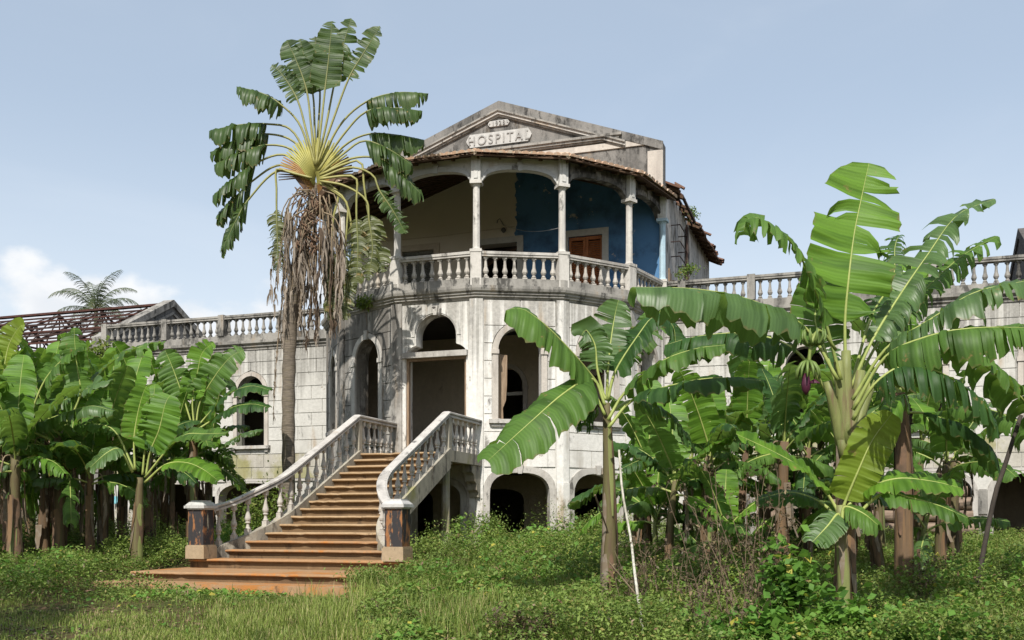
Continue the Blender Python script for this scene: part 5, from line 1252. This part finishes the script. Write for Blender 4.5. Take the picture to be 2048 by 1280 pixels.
# bent petioles with hanging green leaves
HG = (CAMV+UPV*.05).normalized()
for sp_, wd, mt in [([(640, 350), (690, 328), (722, 324), (728, 370), (737, 430), (752, 490), (766, 545)], .66, PL2), ([(640, 358), (690, 352), (713, 358), (713, 400), (713, 435), (716, 500), (712, 570)], .60, PL2),
                    ([(640, 362), (690, 372), (732, 400), (738, 440), (745, 500), (735, 560)], .5, PL2), ([(624, 356), (580, 345), (553, 338), (553, 380), (553, 420), (555, 480), (556, 545)], .52, PL2),
                    ([(640, 366), (680, 392), (695, 410), (694, 450), (690, 500), (684, 560), (680, 620)], .5, PL2), ([(640, 362), (676, 385), (666, 440), (664, 500), (662, 580), (660, 640)], .45, PL2), ([(640, 366), (690, 400), (705, 480), (700, 540), (692, 590), (690, 640)], .5, PL2)]:
    fl(sp_, len(sp_)-3, wd, mt, hang=.30, nrm=HG, tear=.9, dz=rng.uniform(-.45, -.1), fold=.05, stripmax=3, gap=.35)
# dead skirt: shredded, shaggy fronds hanging round the trunk
def dead_frond(spec, ln, mats, k=30, spread=.5, dz=0.0):
    P = [pp(p[0], p[1], dz) for p in spec]; c = crv(P, 24); mb = MB(); mb.tube(c[::2], [.018*(1-.7*i/12) for i in range(13)], 5, 1)
    for i in range(k):
        t = rng.uniform(.25, 1.0); q = c[min(24, int(t*24))]; a = rng.uniform(0, 2*pi); d = Vector((cos(a), sin(a)*.6, 0))*rng.uniform(.05, spread); L = ln*rng.uniform(.45, 1.1)*(1.15-.45*t); w = rng.uniform(.012, .034)
        sd = Vector((-sin(a+rng.uniform(-1, 1)), cos(a), 0)).normalized()*w; vs = []
        for m_ in range(5):
            f = m_/4; p = q+d*L*sin(f*1.5)*.8+DOWN*L*(f**1.25)+Vector((rng.uniform(-.015, .015), rng.uniform(-.015, .015), 0)); g = (1-.75*f*f)
            vs += [p-sd*g, p+sd*g]
        mb.add(vs, [(2*m_, 2*m_+1, 2*m_+3, 2*m_+2) for m_ in range(4)], 0)
    me = mb.mesh('dead_leaf', mats, True); me.uv_layers.new(name='UVMap'); link('dead_leaf', me, PP)
for sp_, wd, mt in [([(625, 380), (590, 395), (575, 470), (566, 560), (560, 640)], .55, DL), ([(620, 385), (600, 400), (590, 470), (585, 560), (580, 610)], .6, DL), ([(640, 380), (660, 400), (664, 480), (660, 560), (655, 640)], .5, DL),
                    ([(644, 385), (655, 420), (650, 520), (640, 600), (632, 690)], .5, DL), ([(620, 380), (585, 390), (565, 480), (552, 560), (548, 620)], .5, DL), ([(630, 390), (610, 420), (600, 500), (600, 590), (604, 660)], .6, DL),
                    ([(645, 380), (672, 395), (682, 470), (676, 560), (668, 660)], .5, DD), ([(640, 390), (640, 450), (638, 540), (630, 610), (626, 650)], .5, DD), ([(616, 385), (575, 400), (556, 460), (545, 520), (540, 600)], .4, DL),
                    ([(600, 480), (585, 520), (572, 600), (566, 660), (562, 700)], .5, DL), ([(605, 470), (620, 540), (622, 600), (615, 650), (612, 690)], .55, DD), ([(640, 400), (662, 480), (672, 560), (664, 620), (660, 668)], .45, DL), ([(590, 560), (566, 600), (556, 680), (550, 760), (546, 850)], .22, DL),
                    ([(622, 395), (596, 430), (574, 520), (570, 600), (568, 650)], .55, DL), ([(634, 392), (622, 440), (612, 520), (606, 570), (600, 640)], .5, DL), ([(646, 392), (664, 440), (674, 520), (672, 600), (665, 640)], .45, DL)]:
    dead_frond(sp_, .55 if wd > .3 else .3, mt, 34 if wd > .3 else 24, .45 if wd > .3 else .2, rng.uniform(-.5, .0))
for i in range(30):
    x0 = rng.uniform(600, 664); y0 = rng.uniform(372, 480); sx = rng.uniform(-50, 38)*(1 if y0 < 430 else .6); ln = rng.uniform(110, 210)
    dead_frond([(x0, y0), (x0+sx*.6, y0+12), (x0+sx, y0+ln*.35), (x0+sx*.95+rng.uniform(-6, 6), y0+ln*.7), (x0+sx*.8+rng.uniform(-10, 10), y0+ln)], rng.uniform(.4, .8), rng.choice([DL, DL, DL, DL, DD]), 30, .36, rng.uniform(-.5, .25))
# ================================================================ COCONUT PALM beyond the roof frame
def coconut(px, py, Z, label):
    root = empty('coconut_palm', (0, 0, 0)); p = W(px, py, Z); root.location = (p.x, p.y, -.6); tag(root, label, 'palm'); rng = random.Random(9)
    H = p.z+.6; mb = MB(); mb.tube([(0, 0, -.2), (.1, 0, H*.4), (0, 0, H)], [.2, .16, .13], 8); part('trunk', mb, M['bark'], root, smooth=True)
    for i in range(20):
        az = i*2.4+rng.uniform(-.2, .2); f = i/19; el = 1.45-f*1.75; d = Vector((cos(az), sin(az), 0)); q = Vector((0, 0, H)); pts = [q.copy()]; e = el
        for k in range(9): q = q+(d*cos(e)+UPV*sin(e))*.42; pts.append(q.copy()); e -= .10+.035*k*(.5+f)
        mb = MB(); mb.tube(pts, [.03*(1-k/11) for k in range(10)], 4); c = crv(pts, 46)
        for k in range(5, 46):
            t = (c[min(46, k+1)]-c[k-1]).normalized(); s = t.cross(UPV)
            if s.length < .1: s = Vector((-d.y, d.x, 0))
            s.normalize(); ln = .75*sin(pi*min(1, (k/46)*.8+.15))**.7
            for sd in (-1, 1):
                dr = (s*sd*.8+t*.55-UPV*rng.uniform(.25, .75)).normalized(); a = c[k]; b = a+dr*ln*.55; e2 = b+(dr-UPV*.6).normalized()*ln*.45; w = t*.020
                mb.add([a-w, a+w, b+w, b-w, e2], [(0, 1, 2, 3), (3, 2, 4)])
        part('frond', mb, M['coconut'], root)
coconut(192, 622, 70.0, 'coconut palm crown rising behind the rusted roof frame')
# ================================================================ WEEDS, GRASS, SHRUBS (each mass is one uncountable cover)
def leaves_mesh(name, P, size, mat, rs, tilt=.7, asp=.55, bend=.25):
    n = len(P); az = rs.uniform(0, 2*pi, n); tl = rs.normal(0, tilt, n); ro = rs.normal(0, tilt, n)
    d = np.stack([np.cos(az)*np.cos(tl), np.sin(az)*np.cos(tl), np.sin(tl)], -1)
    s = np.stack([-np.sin(az)*np.cos(ro), np.cos(az)*np.cos(ro), np.sin(ro)], -1)
    L = size[:, None]; w = L*asp*.5; up = np.cross(d, s)
    a = P; b = P+d*L*.5+s*w-up*L*bend*.2; c = P+d*L-up*L*bend; e = P+d*L*.5-s*w-up*L*bend*.2
    V = np.stack([a, b, c, e], 1).reshape(-1, 3); q = np.arange(n*4).reshape(n, 4)
    return np_mesh(name, V, q, mat)
def gz(x, y):
    Z = -(x-CAMX)*S_+(y-CAMY)*C_; z = -.62-.068*(26.0-np.minimum(Z, 26.0))
    return z+.02*np.sin(x*1.3+.7*y)+.02*np.sin(y*1.9-x*.6)
def vnoise(x, y, sc, seed):
    rs = np.random.RandomState(seed); g = rs.rand(64, 64); x = x*sc+17.3; y = y*sc+41.7
    xi = np.floor(x).astype(int); yi = np.floor(y).astype(int); fx = x-xi; fy = y-yi; fx = fx*fx*(3-2*fx); fy = fy*fy*(3-2*fy)
    G = lambda a, b: g[a % 64, b % 64]
    return (G(xi, yi)*(1-fx)+G(xi+1, yi)*fx)*(1-fy)+(G(xi, yi+1)*(1-fx)+G(xi+1, yi+1)*fx)*fy
def sample(n, rs, px0, px1, z0, z1, pw=1.0):
    px = rs.uniform(px0, px1, n); u = rs.uniform(0, 1, n); Z = (z0**pw+(z1**pw-z0**pw)*u)**(1/pw)
    t = (px-CX)/F_PX; return CAMX+Z*(t*C_-S_), CAMY+Z*(t*S_+C_), px, Z
def keep_out(x, y):
    k = (x > -2.45) & (x < 2.7) & (y > -13.80) & (y < -4.9)
    k |= (x > -2.8) & (x < 3.2) & (y > -14.55) & (y < -13.7)
    k |= (y > -.3); k |= (x*x+y*y < 5.3**2)
    return k
def lawn(px, Z):                                          # 1 where the ground is short grass and bare earth (foreground left of the stair)
    a = np.clip((16.9-Z)/1.2, 0, 1)*np.clip((760-px)/170, 0, 1); return a
def hfield(x, y, px, Z):
    h = .18+.62*vnoise(x, y, .6, 1)*vnoise(x, y, 1.5, 2)*1.9+.16*vnoise(x, y, 3.4, 3)+.34*np.clip(vnoise(x, y, 2.1, 4)-.62, 0, 1)
    h = h*(1+.22*np.clip((px-720)/120, 0, 1)*np.clip((1500-px)/300, 0, 1)*np.clip((Z-14.5)/4, 0, 1))
    h = h*(1-.9*lawn(px, Z)); h = h*(1-.80*np.clip((17.6-Z)/.5, 0, 1)*np.clip((px-150)/60, 0, 1)*np.clip((740-px)/60, 0, 1))
    h = h*(1-.42*np.clip((17.0-Z)/2, 0, 1)*np.clip((1250-px)/200, 0, 1))
    h = np.where((px > 1350) & (Z > 17.5), h*.75, h)*.86
    return h
rs = np.random.RandomState(3)
def weeds(n, name, label, size0, mat, px0, px1, z0, z1, hs=1.0, seed=3, tilt=.45, thr=None, pw=1.0, asp=.6):
    rs = np.random.RandomState(seed); x, y, px, Z = sample(n, rs, px0, px1, z0, z1, pw); k = ~keep_out(x, y)
    k &= rs.rand(n) > .93*lawn(px, Z)
    if thr is not None: k &= vnoise(x, y, .9, seed+5)+.35*vnoise(x, y, 2.7, seed+6) > thr
    x, y, px, Z = x[k], y[k], px[k], Z[k]; h = hfield(x, y, px, Z)*hs
    f = rs.uniform(0, 1, len(x))**.55; z = gz(x, y)+.02+h*f
    sz = size0*rs.uniform(.6, 1.5, len(x))
    me = leaves_mesh(name, np.stack([x, y, z], -1), sz, mat, rs, tilt, asp); o = link(name, me); tag(o, label, 'weeds', kind='stuff'); return o
weeds(470000, 'weed_cover', 'low green leafy weeds covering the ground before the building', .046, M['weed'], -150, 2250, 10.5, 27.0, seed=3, pw=1.1)
weeds(42000, 'broadleaf_weed_cover', 'broader bright green weeds scattered through the ground cover', .085, M['broad'], -150, 2250, 10.5, 25.0, 1.06, seed=9, thr=.78, tilt=.5, asp=.75)
weeds(60000, 'far_weed_cover', 'green weeds under the bananas along the wing walls', .06, M['weed'], -200, 2300, 24.0, 34.0, seed=13)
weeds(30000, 'large_weed_cover', 'larger-leaved green weeds in patches among the ground cover', .075, M['weed'], 500, 2250, 11.0, 22.0, 1.12, seed=17, thr=.70, tilt=.5, asp=.5)
weeds(5200, 'dry_weed_cover', 'dry brown leaves caught in the weeds', .07, M['litter'], -100, 2250, 10.8, 20.0, .95, seed=19, tilt=.8, asp=.4)
# grass blades
def grass(n, name, label, px0, px1, z0, z1, seed, hmin, hmax, lawn_only=False, thr=None):
    rs = np.random.RandomState(seed); x, y, px, Z = sample(n, rs, px0, px1, z0, z1); k = ~keep_out(x, y)
    if lawn_only:
        lw = lawn(px, Z); k &= rs.rand(n) < np.clip(lw*.9+.25*(Z < 16), 0, 1)*(.05+1.5*np.clip(vnoise(x, y, .9, 8)-.36, 0, 1)+.5*np.clip((px-350)/150, 0, 1))
    if thr is not None: k &= vnoise(x, y, 1.4, seed+5) > thr
    if hmax > .2: k &= ~((Z < 17.7) & (Z > 14.5) & (px > 150) & (px < 700) & (rs.rand(n) < .93))
    x, y = x[k], y[k]; m = len(x); z = gz(x, y); h = rs.uniform(hmin, hmax, m); az = rs.uniform(0, 2*pi, m); ln = rs.uniform(.1, .6, m)*h
    d = np.stack([np.cos(az), np.sin(az), np.zeros(m)], -1); s = np.stack([-np.sin(az), np.cos(az), np.zeros(m)], -1)*.0055
    a = np.stack([x, y, z], -1); U = np.array([0, 0, 1.0]); md = a+d*ln[:, None]*.35+U*h[:, None]*.62; tp = a+d*ln[:, None]+U*h[:, None]
    V = np.stack([a-s, a+s, md+s*.8, md-s*.8, md-s*.8, md+s*.8, tp+s*.15, tp-s*.15], 1).reshape(-1, 3)
    q = np.arange(m*8).reshape(m*2, 4); o = link(name, np_mesh(name, V, q, M['grass'])); tag(o, label, 'grass', kind='stuff')
grass(130000, 'lawn_grass', 'short grass and bare patches beside the foot of the stair', -200, 1150, 11.0, 18.0, 21, .03, .11, True)
grass(110000, 'tall_grass', 'taller grass blades rising through the weeds', 600, 2200, 11.6, 24.0, 22, .18, .52, thr=.46)
grass(60000, 'middle_grass', 'sunlit fine grass in front of the staircase slab', 420, 1300, 11.2, 17.4, 23, .07, .24, thr=.40)
rs = np.random.RandomState(31); x, y, px, Z = sample(900, rs, -150, 560, 11.5, 15.5)
me = leaves_mesh('leaf_litter', np.stack([x, y, gz(x, y)+.02], -1), rs.uniform(.04, .13, 900), M['litter'], rs, .25, .5); o = link('leaf_litter', me); tag(o, 'brown dead leaves and litter lying on the bare ground', 'leaf litter', kind='stuff')

# shrubs and broad-leaved plants: real things
def shrub(px, Z, rx, rz, n, seed, label, mat, size, group=None, name='leafy_shrub', zoff=0.0, base=None, cat='shrub', asp=.55, tilt=.7, stems=7):
    rs = np.random.RandomState(seed); b = gp(px, Z) if base is None else Vector(base); root = empty(name, b); tag(root, label, cat, group)
    cl = rs.normal(0, .5, (9, 3)); cl[:, 2] = rs.uniform(.3, .9, 9); cl[:, :2] *= rx*.75; cl[:, 2] *= rz
    w = rs.randint(0, 9, n); P = cl[w]+rs.normal(0, 1, (n, 3))*np.array([rx*.27, rx*.27, rz*.17]); P[:, 2] = np.clip(P[:, 2], .04, None)+zoff
    link('foliage', leaves_mesh('foliage', P, size*rs.uniform(.6, 1.4, n), M[mat], rs, tilt, asp), root)
    mb = MB()
    for q in cl[:stems]: mb.tube([(0, 0, -.05), (q[0]*.5, q[1]*.5, q[2]*.55), tuple(q)], [.014, .010, .004], 4)
    o = part('stems', mb, M['drystem'], root); o['kind'] = 'stuff'; return root
shrub(520, 22.6, .85, 1.55, 2600, 1, 'light green bushy shrub behind the left balustrade of the stair', 'shrub', .085)
shrub(985, 23.0, .62, 1.0, 3400, 2, 'feathery green bush growing beside the basement arch', 'weed', .05)
shrub(875, 21.0, .75, .62, 3000, 3, 'low dense weed clump under the landing column', 'weed', .05)
shrub(1075, 22.0, .8, .66, 3000, 4, 'weedy bush in front of the bay basement arch', 'weed', .05)
shrub(760, 16.6, .62, .44, 3000, 5, 'rounded green weed mound covering the right end of bottom step', 'weed', .048)
shrub(850, 17.8, .7, .42, 2600, 6, 'green weed mound beside the right newel of the stair', 'weed', .048)
shrub(545, 22.6, .5, .85, 1500, 7, 'green weeds growing through the left stair balusters', 'broad', .06)
shrub(470, 21.4, .5, .8, 1500, 8, 'green weeds tall behind the left newel post', 'broad', .06)
for i, (px, Z, rx, rz, n, sd, lb) in enumerate([(1600, 11.8, .48, 1.15, 760, 21, 'broad-leaved plant climbing in front of the tallest banana'), (1535, 11.4, .42, .75, 480, 22, 'broad-leaved weed with yellowing leaves among dry stalks'), (1790, 11.3, .5, .42, 380, 23, 'broad-leaved weed patch at foot of young banana'),
                                           (1890, 11.4, .45, .34, 320, 24, 'low broad-leaved weed under the dark leaning pole'), (1440, 11.4, .42, .55, 420, 25, 'broad-leaved weed patch beside the whitewashed pole'), (1350, 13.6, .5, .35, 380, 26, 'bright green weed patch behind the whitewashed pole'), (1690, 11.3, .38, .7, 420, 27, 'small broad-leaved weed in front of young banana stem')]):
    shrub(px, Z, rx, rz, n, sd, lb, 'broad', .115, name='broadleaf_weed', cat='weed', asp=.85, tilt=.55)
# tufts rooted in the masonry
m_, L_a = facet(-2); c_ = m_ @ Vector((L_a*.55, -.12, 5.80))
shrub(0, 0, .36, .26, 420, 41, 'yellow-green fern tuft growing from the bay cornice', 'shrub', .13, name='fern_tuft', base=c_, cat='fern', asp=.3, zoff=-.05)
shrub(0, 0, .75, .95, 700, 42, 'vine hanging over the end of the parapet balustrade', 'shrub', .15, name='climbing_vine', base=(-14.95, -.25, 5.2), cat='vine', asp=.75)
shrub(0, 0, .35, .35, 300, 43, 'small plant growing on the broken roof edge', 'weed', .09, name='roof_plant', base=(5.3, 3.6, 9.75), cat='plant')
shrub(0, 0, .3, .4, 260, 44, 'small bush growing on the parapet beside the bay', 'weed', .09, name='parapet_plant', base=(5.75, .0, 6.95), cat='plant')
shrub(1610, 22.0, .7, 2.6, 1500, 45, 'glossy dark leafy bush behind the banana flower bud', 'treeleaf', .13, name='leafy_bush', cat='bush')

# dry weed stalks
def dryweed(px, Z, h, seed, label, group=None, n=5):
    rng = random.Random(seed); root = empty('dry_weed', gp(px, Z)); tag(root, label, 'dry weed', group); rs = np.random.RandomState(seed); pts = []
    for i in range(n):
        mb = MB(); p = Vector((rng.uniform(-.12, .12), rng.uniform(-.12, .12), -.03)); d = Vector((rng.uniform(-.28, .28), rng.uniform(-.28, .28), 1)).normalized(); c = [p.copy()]; k = 7; hh = h*rng.uniform(.6, 1.0)
        for j in range(k): d = (d+Vector((rng.uniform(-.12, .12), rng.uniform(-.12, .12), .0))).normalized(); p = p+d*hh/k; c.append(p.copy())
        mb.tube(c, [.009*(1-.6*j/k) for j in range(k+1)], 4)
        for j in range(3, k+1):
            for q in range(2):
                e = c[j]+Vector((rng.uniform(-.14, .14), rng.uniform(-.14, .14), rng.uniform(-.02, .14))); mb.tube([c[j], e], [.004, .002], 3); pts += [e+Vector((rng.uniform(-.03, .03), rng.uniform(-.03, .03), rng.uniform(-.03, .03))) for _ in range(5)]
        part('stalk', mb, M['drystem'], root)
    P = np.array([list(p) for p in pts]); link('dry_leaves', leaves_mesh('dry_leaves', P, rs.uniform(.025, .07, len(P)), M['dryweed'], rs, .9, .6), root)
GD = 'dry weed stalks in the foreground'; LDW = 'dry brown weed stalk standing in the green weeds beside the whitewashed pole'
for i, (px, Z, h) in enumerate([(1385, 12.6, 1.5), (1425, 13.2, 1.7), (1460, 12.4, 2.2), (1495, 13.0, 2.5), (1525, 12.2, 2.3), (1480, 12.6, 2.6), (1330, 13.8, 1.5), (1285, 14.0, 1.3), (1240, 13.6, 1.2), (1470, 11.6, 1.1), (1410, 11.5, .9), (1550, 12.0, 1.4)]): dryweed(px, Z, h, 60+i, LDW, GD)
GE = 'dark withered weed clumps'
for i, (px, Z, h) in enumerate([(1010, 11.9, .55), (1050, 11.7, .5), (1085, 12.0, .48)]): dryweed(px, Z, h, 80+i, 'short dark withered weed low in the grass before the bay', GE, 6)
dryweed(1845, 14.2, 1.0, 91, 'withered dark weed standing beside the peeling brown banana stem')
# poles
def pole(name, label, pts, rad, mat):
    root = empty(name, pts[0]); tag(root, label, 'pole'); mb = MB(); mb.tube([p-pts[0] for p in crv(pts, 14)], [rad*(1-.25*i/14) for i in range(15)], 7); part('shaft', mb, M[mat], root, smooth=True)
    return root
g0 = gp(1293, 12.3); g0.z -= .1
pole('whitewashed_pole', 'thin white pole propped against the banana before the bay window', [g0, W(1270, 1150, 13.0), W(1262, 1080, 13.8), W(1245, 985, 14.1), W(1238, 900, 14.3)], .021, 'white')
g0 = gp(1942, 15.2); g0.z -= .1
pole('dark_pole', 'dark leaning pole under the large banana leaves', [g0, W(1985, 1010, 15.0), W(2010, 930, 14.9), W(2042, 830, 14.8)], .042, 'darkpole')
for i, (a, b, Z) in enumerate([((1215, 1120), (1330, 1275), 12.6), ((1260, 1195), (1345, 1270), 12.4), ((1235, 1130), (1190, 990), 14.0)]):
    p0, p1 = W(b[0], b[1], Z), W(a[0], a[1], Z+.9)
    root = empty('fallen_branch', p0); tag(root, 'thin dry branch leaning across the weeds by the whitewashed pole', 'branch', 'fallen branches'); mb = MB(); mb.tube([Vector((0, 0, 0)), (p1-p0)*.5+Vector((0, 0, .05)), p1-p0], [.014, .011, .006], 5); part('twig', mb, M['drystem'], root)
# log pile against the right wing
GL = 'logs stacked against the wing'
rng = random.Random(15)
lg = MB()
row = [(-.55, .17), (-.20, .15), (.12, .17), (.45, .15), (.76, .14)]
for s_, (xa, xb) in enumerate([(7.9, 10.1), (10.6, 13.1)]):
    for lay, (dz, r) in enumerate(row):
        for dep in range(2 if lay < 4 else 1):
            rr = r*rng.uniform(.85, 1.1); z = dz+.02; y = -.75-.36*dep+rng.uniform(-.03, .03); x0 = xa+rng.uniform(-.15, .15); x1 = xb+rng.uniform(-.25, .2)
            root = empty('log', (x0, y, z)); tag(root, ('rough brown log in the %s row of the pile against white wing' % ['bottom', 'second', 'third', 'fourth', 'topmost'][lay]), 'log', GL)
            mb = MB(); mb.tube([(t*(x1-x0)/6, .02*sin(t+lay), .015*sin(2*t+dep)) for t in range(7)], [rr*rng.uniform(.94, 1.06) for _ in range(7)], 10); part('trunk', mb, M['log'], root, smooth=True)
            me = MB(); me.lathe([(rr*.9, 0), (rr*.2, .004)], 10); part('cut_end', me, M['doorwood'], root, Matrix.Translation((x1-x0+.002, .02*sin(6+lay), 0)) @ Matrix.Rotation(pi/2, 4, 'Y'))
# laundry in the basement arcade
def cloth(name, label, px, py, w, h, mat, Y=.9, seed=1):
    rng = random.Random(seed); d = ray(px); Z = (Y-CAMY)/d[1]; p = W(px, py, Z); root = empty(name, p); tag(root, label, 'clothing'); mb = MB(); n = 8; vs = []
    for i in range(n+1):
        for j in range(7): vs.append((-w/2+w*i/n*(1-.1*j/6), .05*sin(i*1.7+j*.5), h/2-h*j/6+rng.uniform(-.01, .01)))
    mb.add(vs, [(i*7+j, i*7+j+1, (i+1)*7+j+1, (i+1)*7+j) for i in range(n) for j in range(6)]); part('cloth', mb, M[mat], root, smooth=True); return root
# basement washing lines are hung at the front of the arches
cloth('hanging_towel', 'turquoise towel hanging in the basement arcade behind the grove', 230, 1000, .24, .26, 'clothb', -.15, 1)
cloth('hanging_towel', 'small pink cloth hanging beside the turquoise towel', 219, 993, .08, .07, 'clothp', -.17, 2)
cloth('hanging_shirt', 'pale patterned shirt hanging in the dark basement arch', 341, 1003, .20, .42, 'clothw', -.15, 3)
# person standing inside the wing window
def person():
    root = empty('person', (-11.72, .42, 1.64)); tag(root, 'person in black top standing inside the wing window above the grove', 'person')
    vs = [(0, 0, .92), (0, 0, 1.12), (0, 0, 1.34), (0, 0, 1.45), (0, -.02, 1.52), (.17, 0, 1.36), (.21, -.05, 1.10), (.16, -.20, .98), (-.17, 0, 1.36), (-.21, -.05, 1.10), (-.16, -.20, .98), (.09, 0, .86), (.10, -.02, .48), (.10, .02, .08), (.10, -.12, .03), (-.09, 0, .86), (-.10, -.02, .48), (-.10, .02, .08), (-.10, -.12, .03)]
    es = [(0, 1), (1, 2), (2, 3), (3, 4), (2, 5), (5, 6), (6, 7), (2, 8), (8, 9), (9, 10), (0, 11), (11, 12), (12, 13), (13, 14), (0, 15), (15, 16), (16, 17), (17, 18)]
    rd = [.14, .13, .14, .055, .05, .06, .045, .032, .06, .045, .032, .085, .06, .045, .035, .085, .06, .045, .035]
    me = bpy.data.meshes.new('body'); me.from_pydata(vs, es, []); o = link('body', me, root); md = o.modifiers.new('s', 'SKIN')
    for i, v in enumerate(me.skin_vertices[0].data if me.skin_vertices else []): v.radius = (rd[i], rd[i]*.8)
    if not me.skin_vertices:
        bpy.context.view_layer.objects.active = o
    o.modifiers.new('d', 'SUBSURF').levels = 2; o.modifiers['d'].render_levels = 2; me.materials.append(M['skin'])
    t = MB(); t.lathe([(.175, .80), (.17, .98), (.175, 1.15), (.19, 1.30), (.15, 1.40), (.075, 1.44)], 14); q = part('shirt', t, M['black'], root, Matrix.Diagonal((1.15, .78, 1, 1)), True)
    t = MB(); t.lathe([(.16, .10), (.165, .5), (.17, .84)], 12); part('trousers', t, M['black'], root, Matrix.Diagonal((1.05, .75, 1, 1)), True)
    h = MB(); h.lathe([(.03, 1.48), (.06, 1.51), (.075, 1.56), (.085, 1.63), (.078, 1.69), (.05, 1.735), (.01, 1.75)], 14); hd = part('head', h, M['skin'], root, Matrix.Translation((0, -.03, 0)), True)
    f = MB(); f.add([(-.012, -.080, 1.64), (.012, -.080, 1.64), (.018, -.085, 1.595), (-.018, -.085, 1.595), (0, -.108, 1.600)], [(0, 3, 4), (0, 4, 1), (1, 4, 2), (3, 2, 4)]); part('nose', f, M['skin'], hd)
    for sx in (-1, 1):
        f = MB(); f.lathe([(.002, -.008), (.010, -.003), (.010, .003), (.002, .008)], 8, (sx*.030, -.076, 1.64)); part('eye', f, M['hair'], hd)
        f = MB(); f.lathe([(.004, -.025), (.016, -.005), (.016, .012), (.006, .025)], 6, (sx*.086, .0, 1.63)); part('ear', f, M['skin'], hd)
    f = MB(); f.box(-.024, .024, -.083, -.076, 1.558, 1.568); part('mouth', f, M['bud'], hd)
    h = MB(); h.lathe([(.088, 1.66), (.090, 1.70), (.062, 1.75), (.012, 1.772)], 12); part('hair', h, M['hair'], hd, Matrix.Translation((0, .012, 0)), True)
person()
# shade tree standing outside the frame to the left
def shade_tree(x, y, h, seed, label):
    rs = np.random.RandomState(seed); rng = random.Random(seed); z = ground_z(x, y); root = empty('shade_tree', (x, y, z)); tag(root, label, 'tree')
    mb = MB(); mb.tube([(0, 0, -.2), (.1, .05, h*.3), (-.05, 0, h*.55), (0, 0, h*.8)], [.24, .2, .15, .06], 9); part('trunk', mb, M['bark'], root, smooth=True)
    P = []
    for i in range(22):
        a = rng.uniform(0, 6.28); r = rng.uniform(.4, 2.1); c = np.array([r*cos(a), r*sin(a), h*rng.uniform(.55, 1.0)]); mbb = MB(); mbb.tube([(0, 0, h*.5), tuple(c*.6+np.array([0, 0, h*.2])), tuple(c)], [.06, .04, .012], 5); part('limb', mbb, M['bark'], root); P.append(c+rs.normal(0, .38, (330, 3)))
    P = np.concatenate(P); link('crown', leaves_mesh('crown', P, rs.uniform(.10, .2, len(P)), M['treeleaf'], rs, .6, .45), root)
shade_tree(-1.8, -22.6, 6.4, 5, 'leafy shade tree standing left of the lawn')
# lift the whole place so that the ground lies near z = 0
for o in list(col.objects):
    if o.parent is None and o not in (cam, sun): o.location.z += LIFT
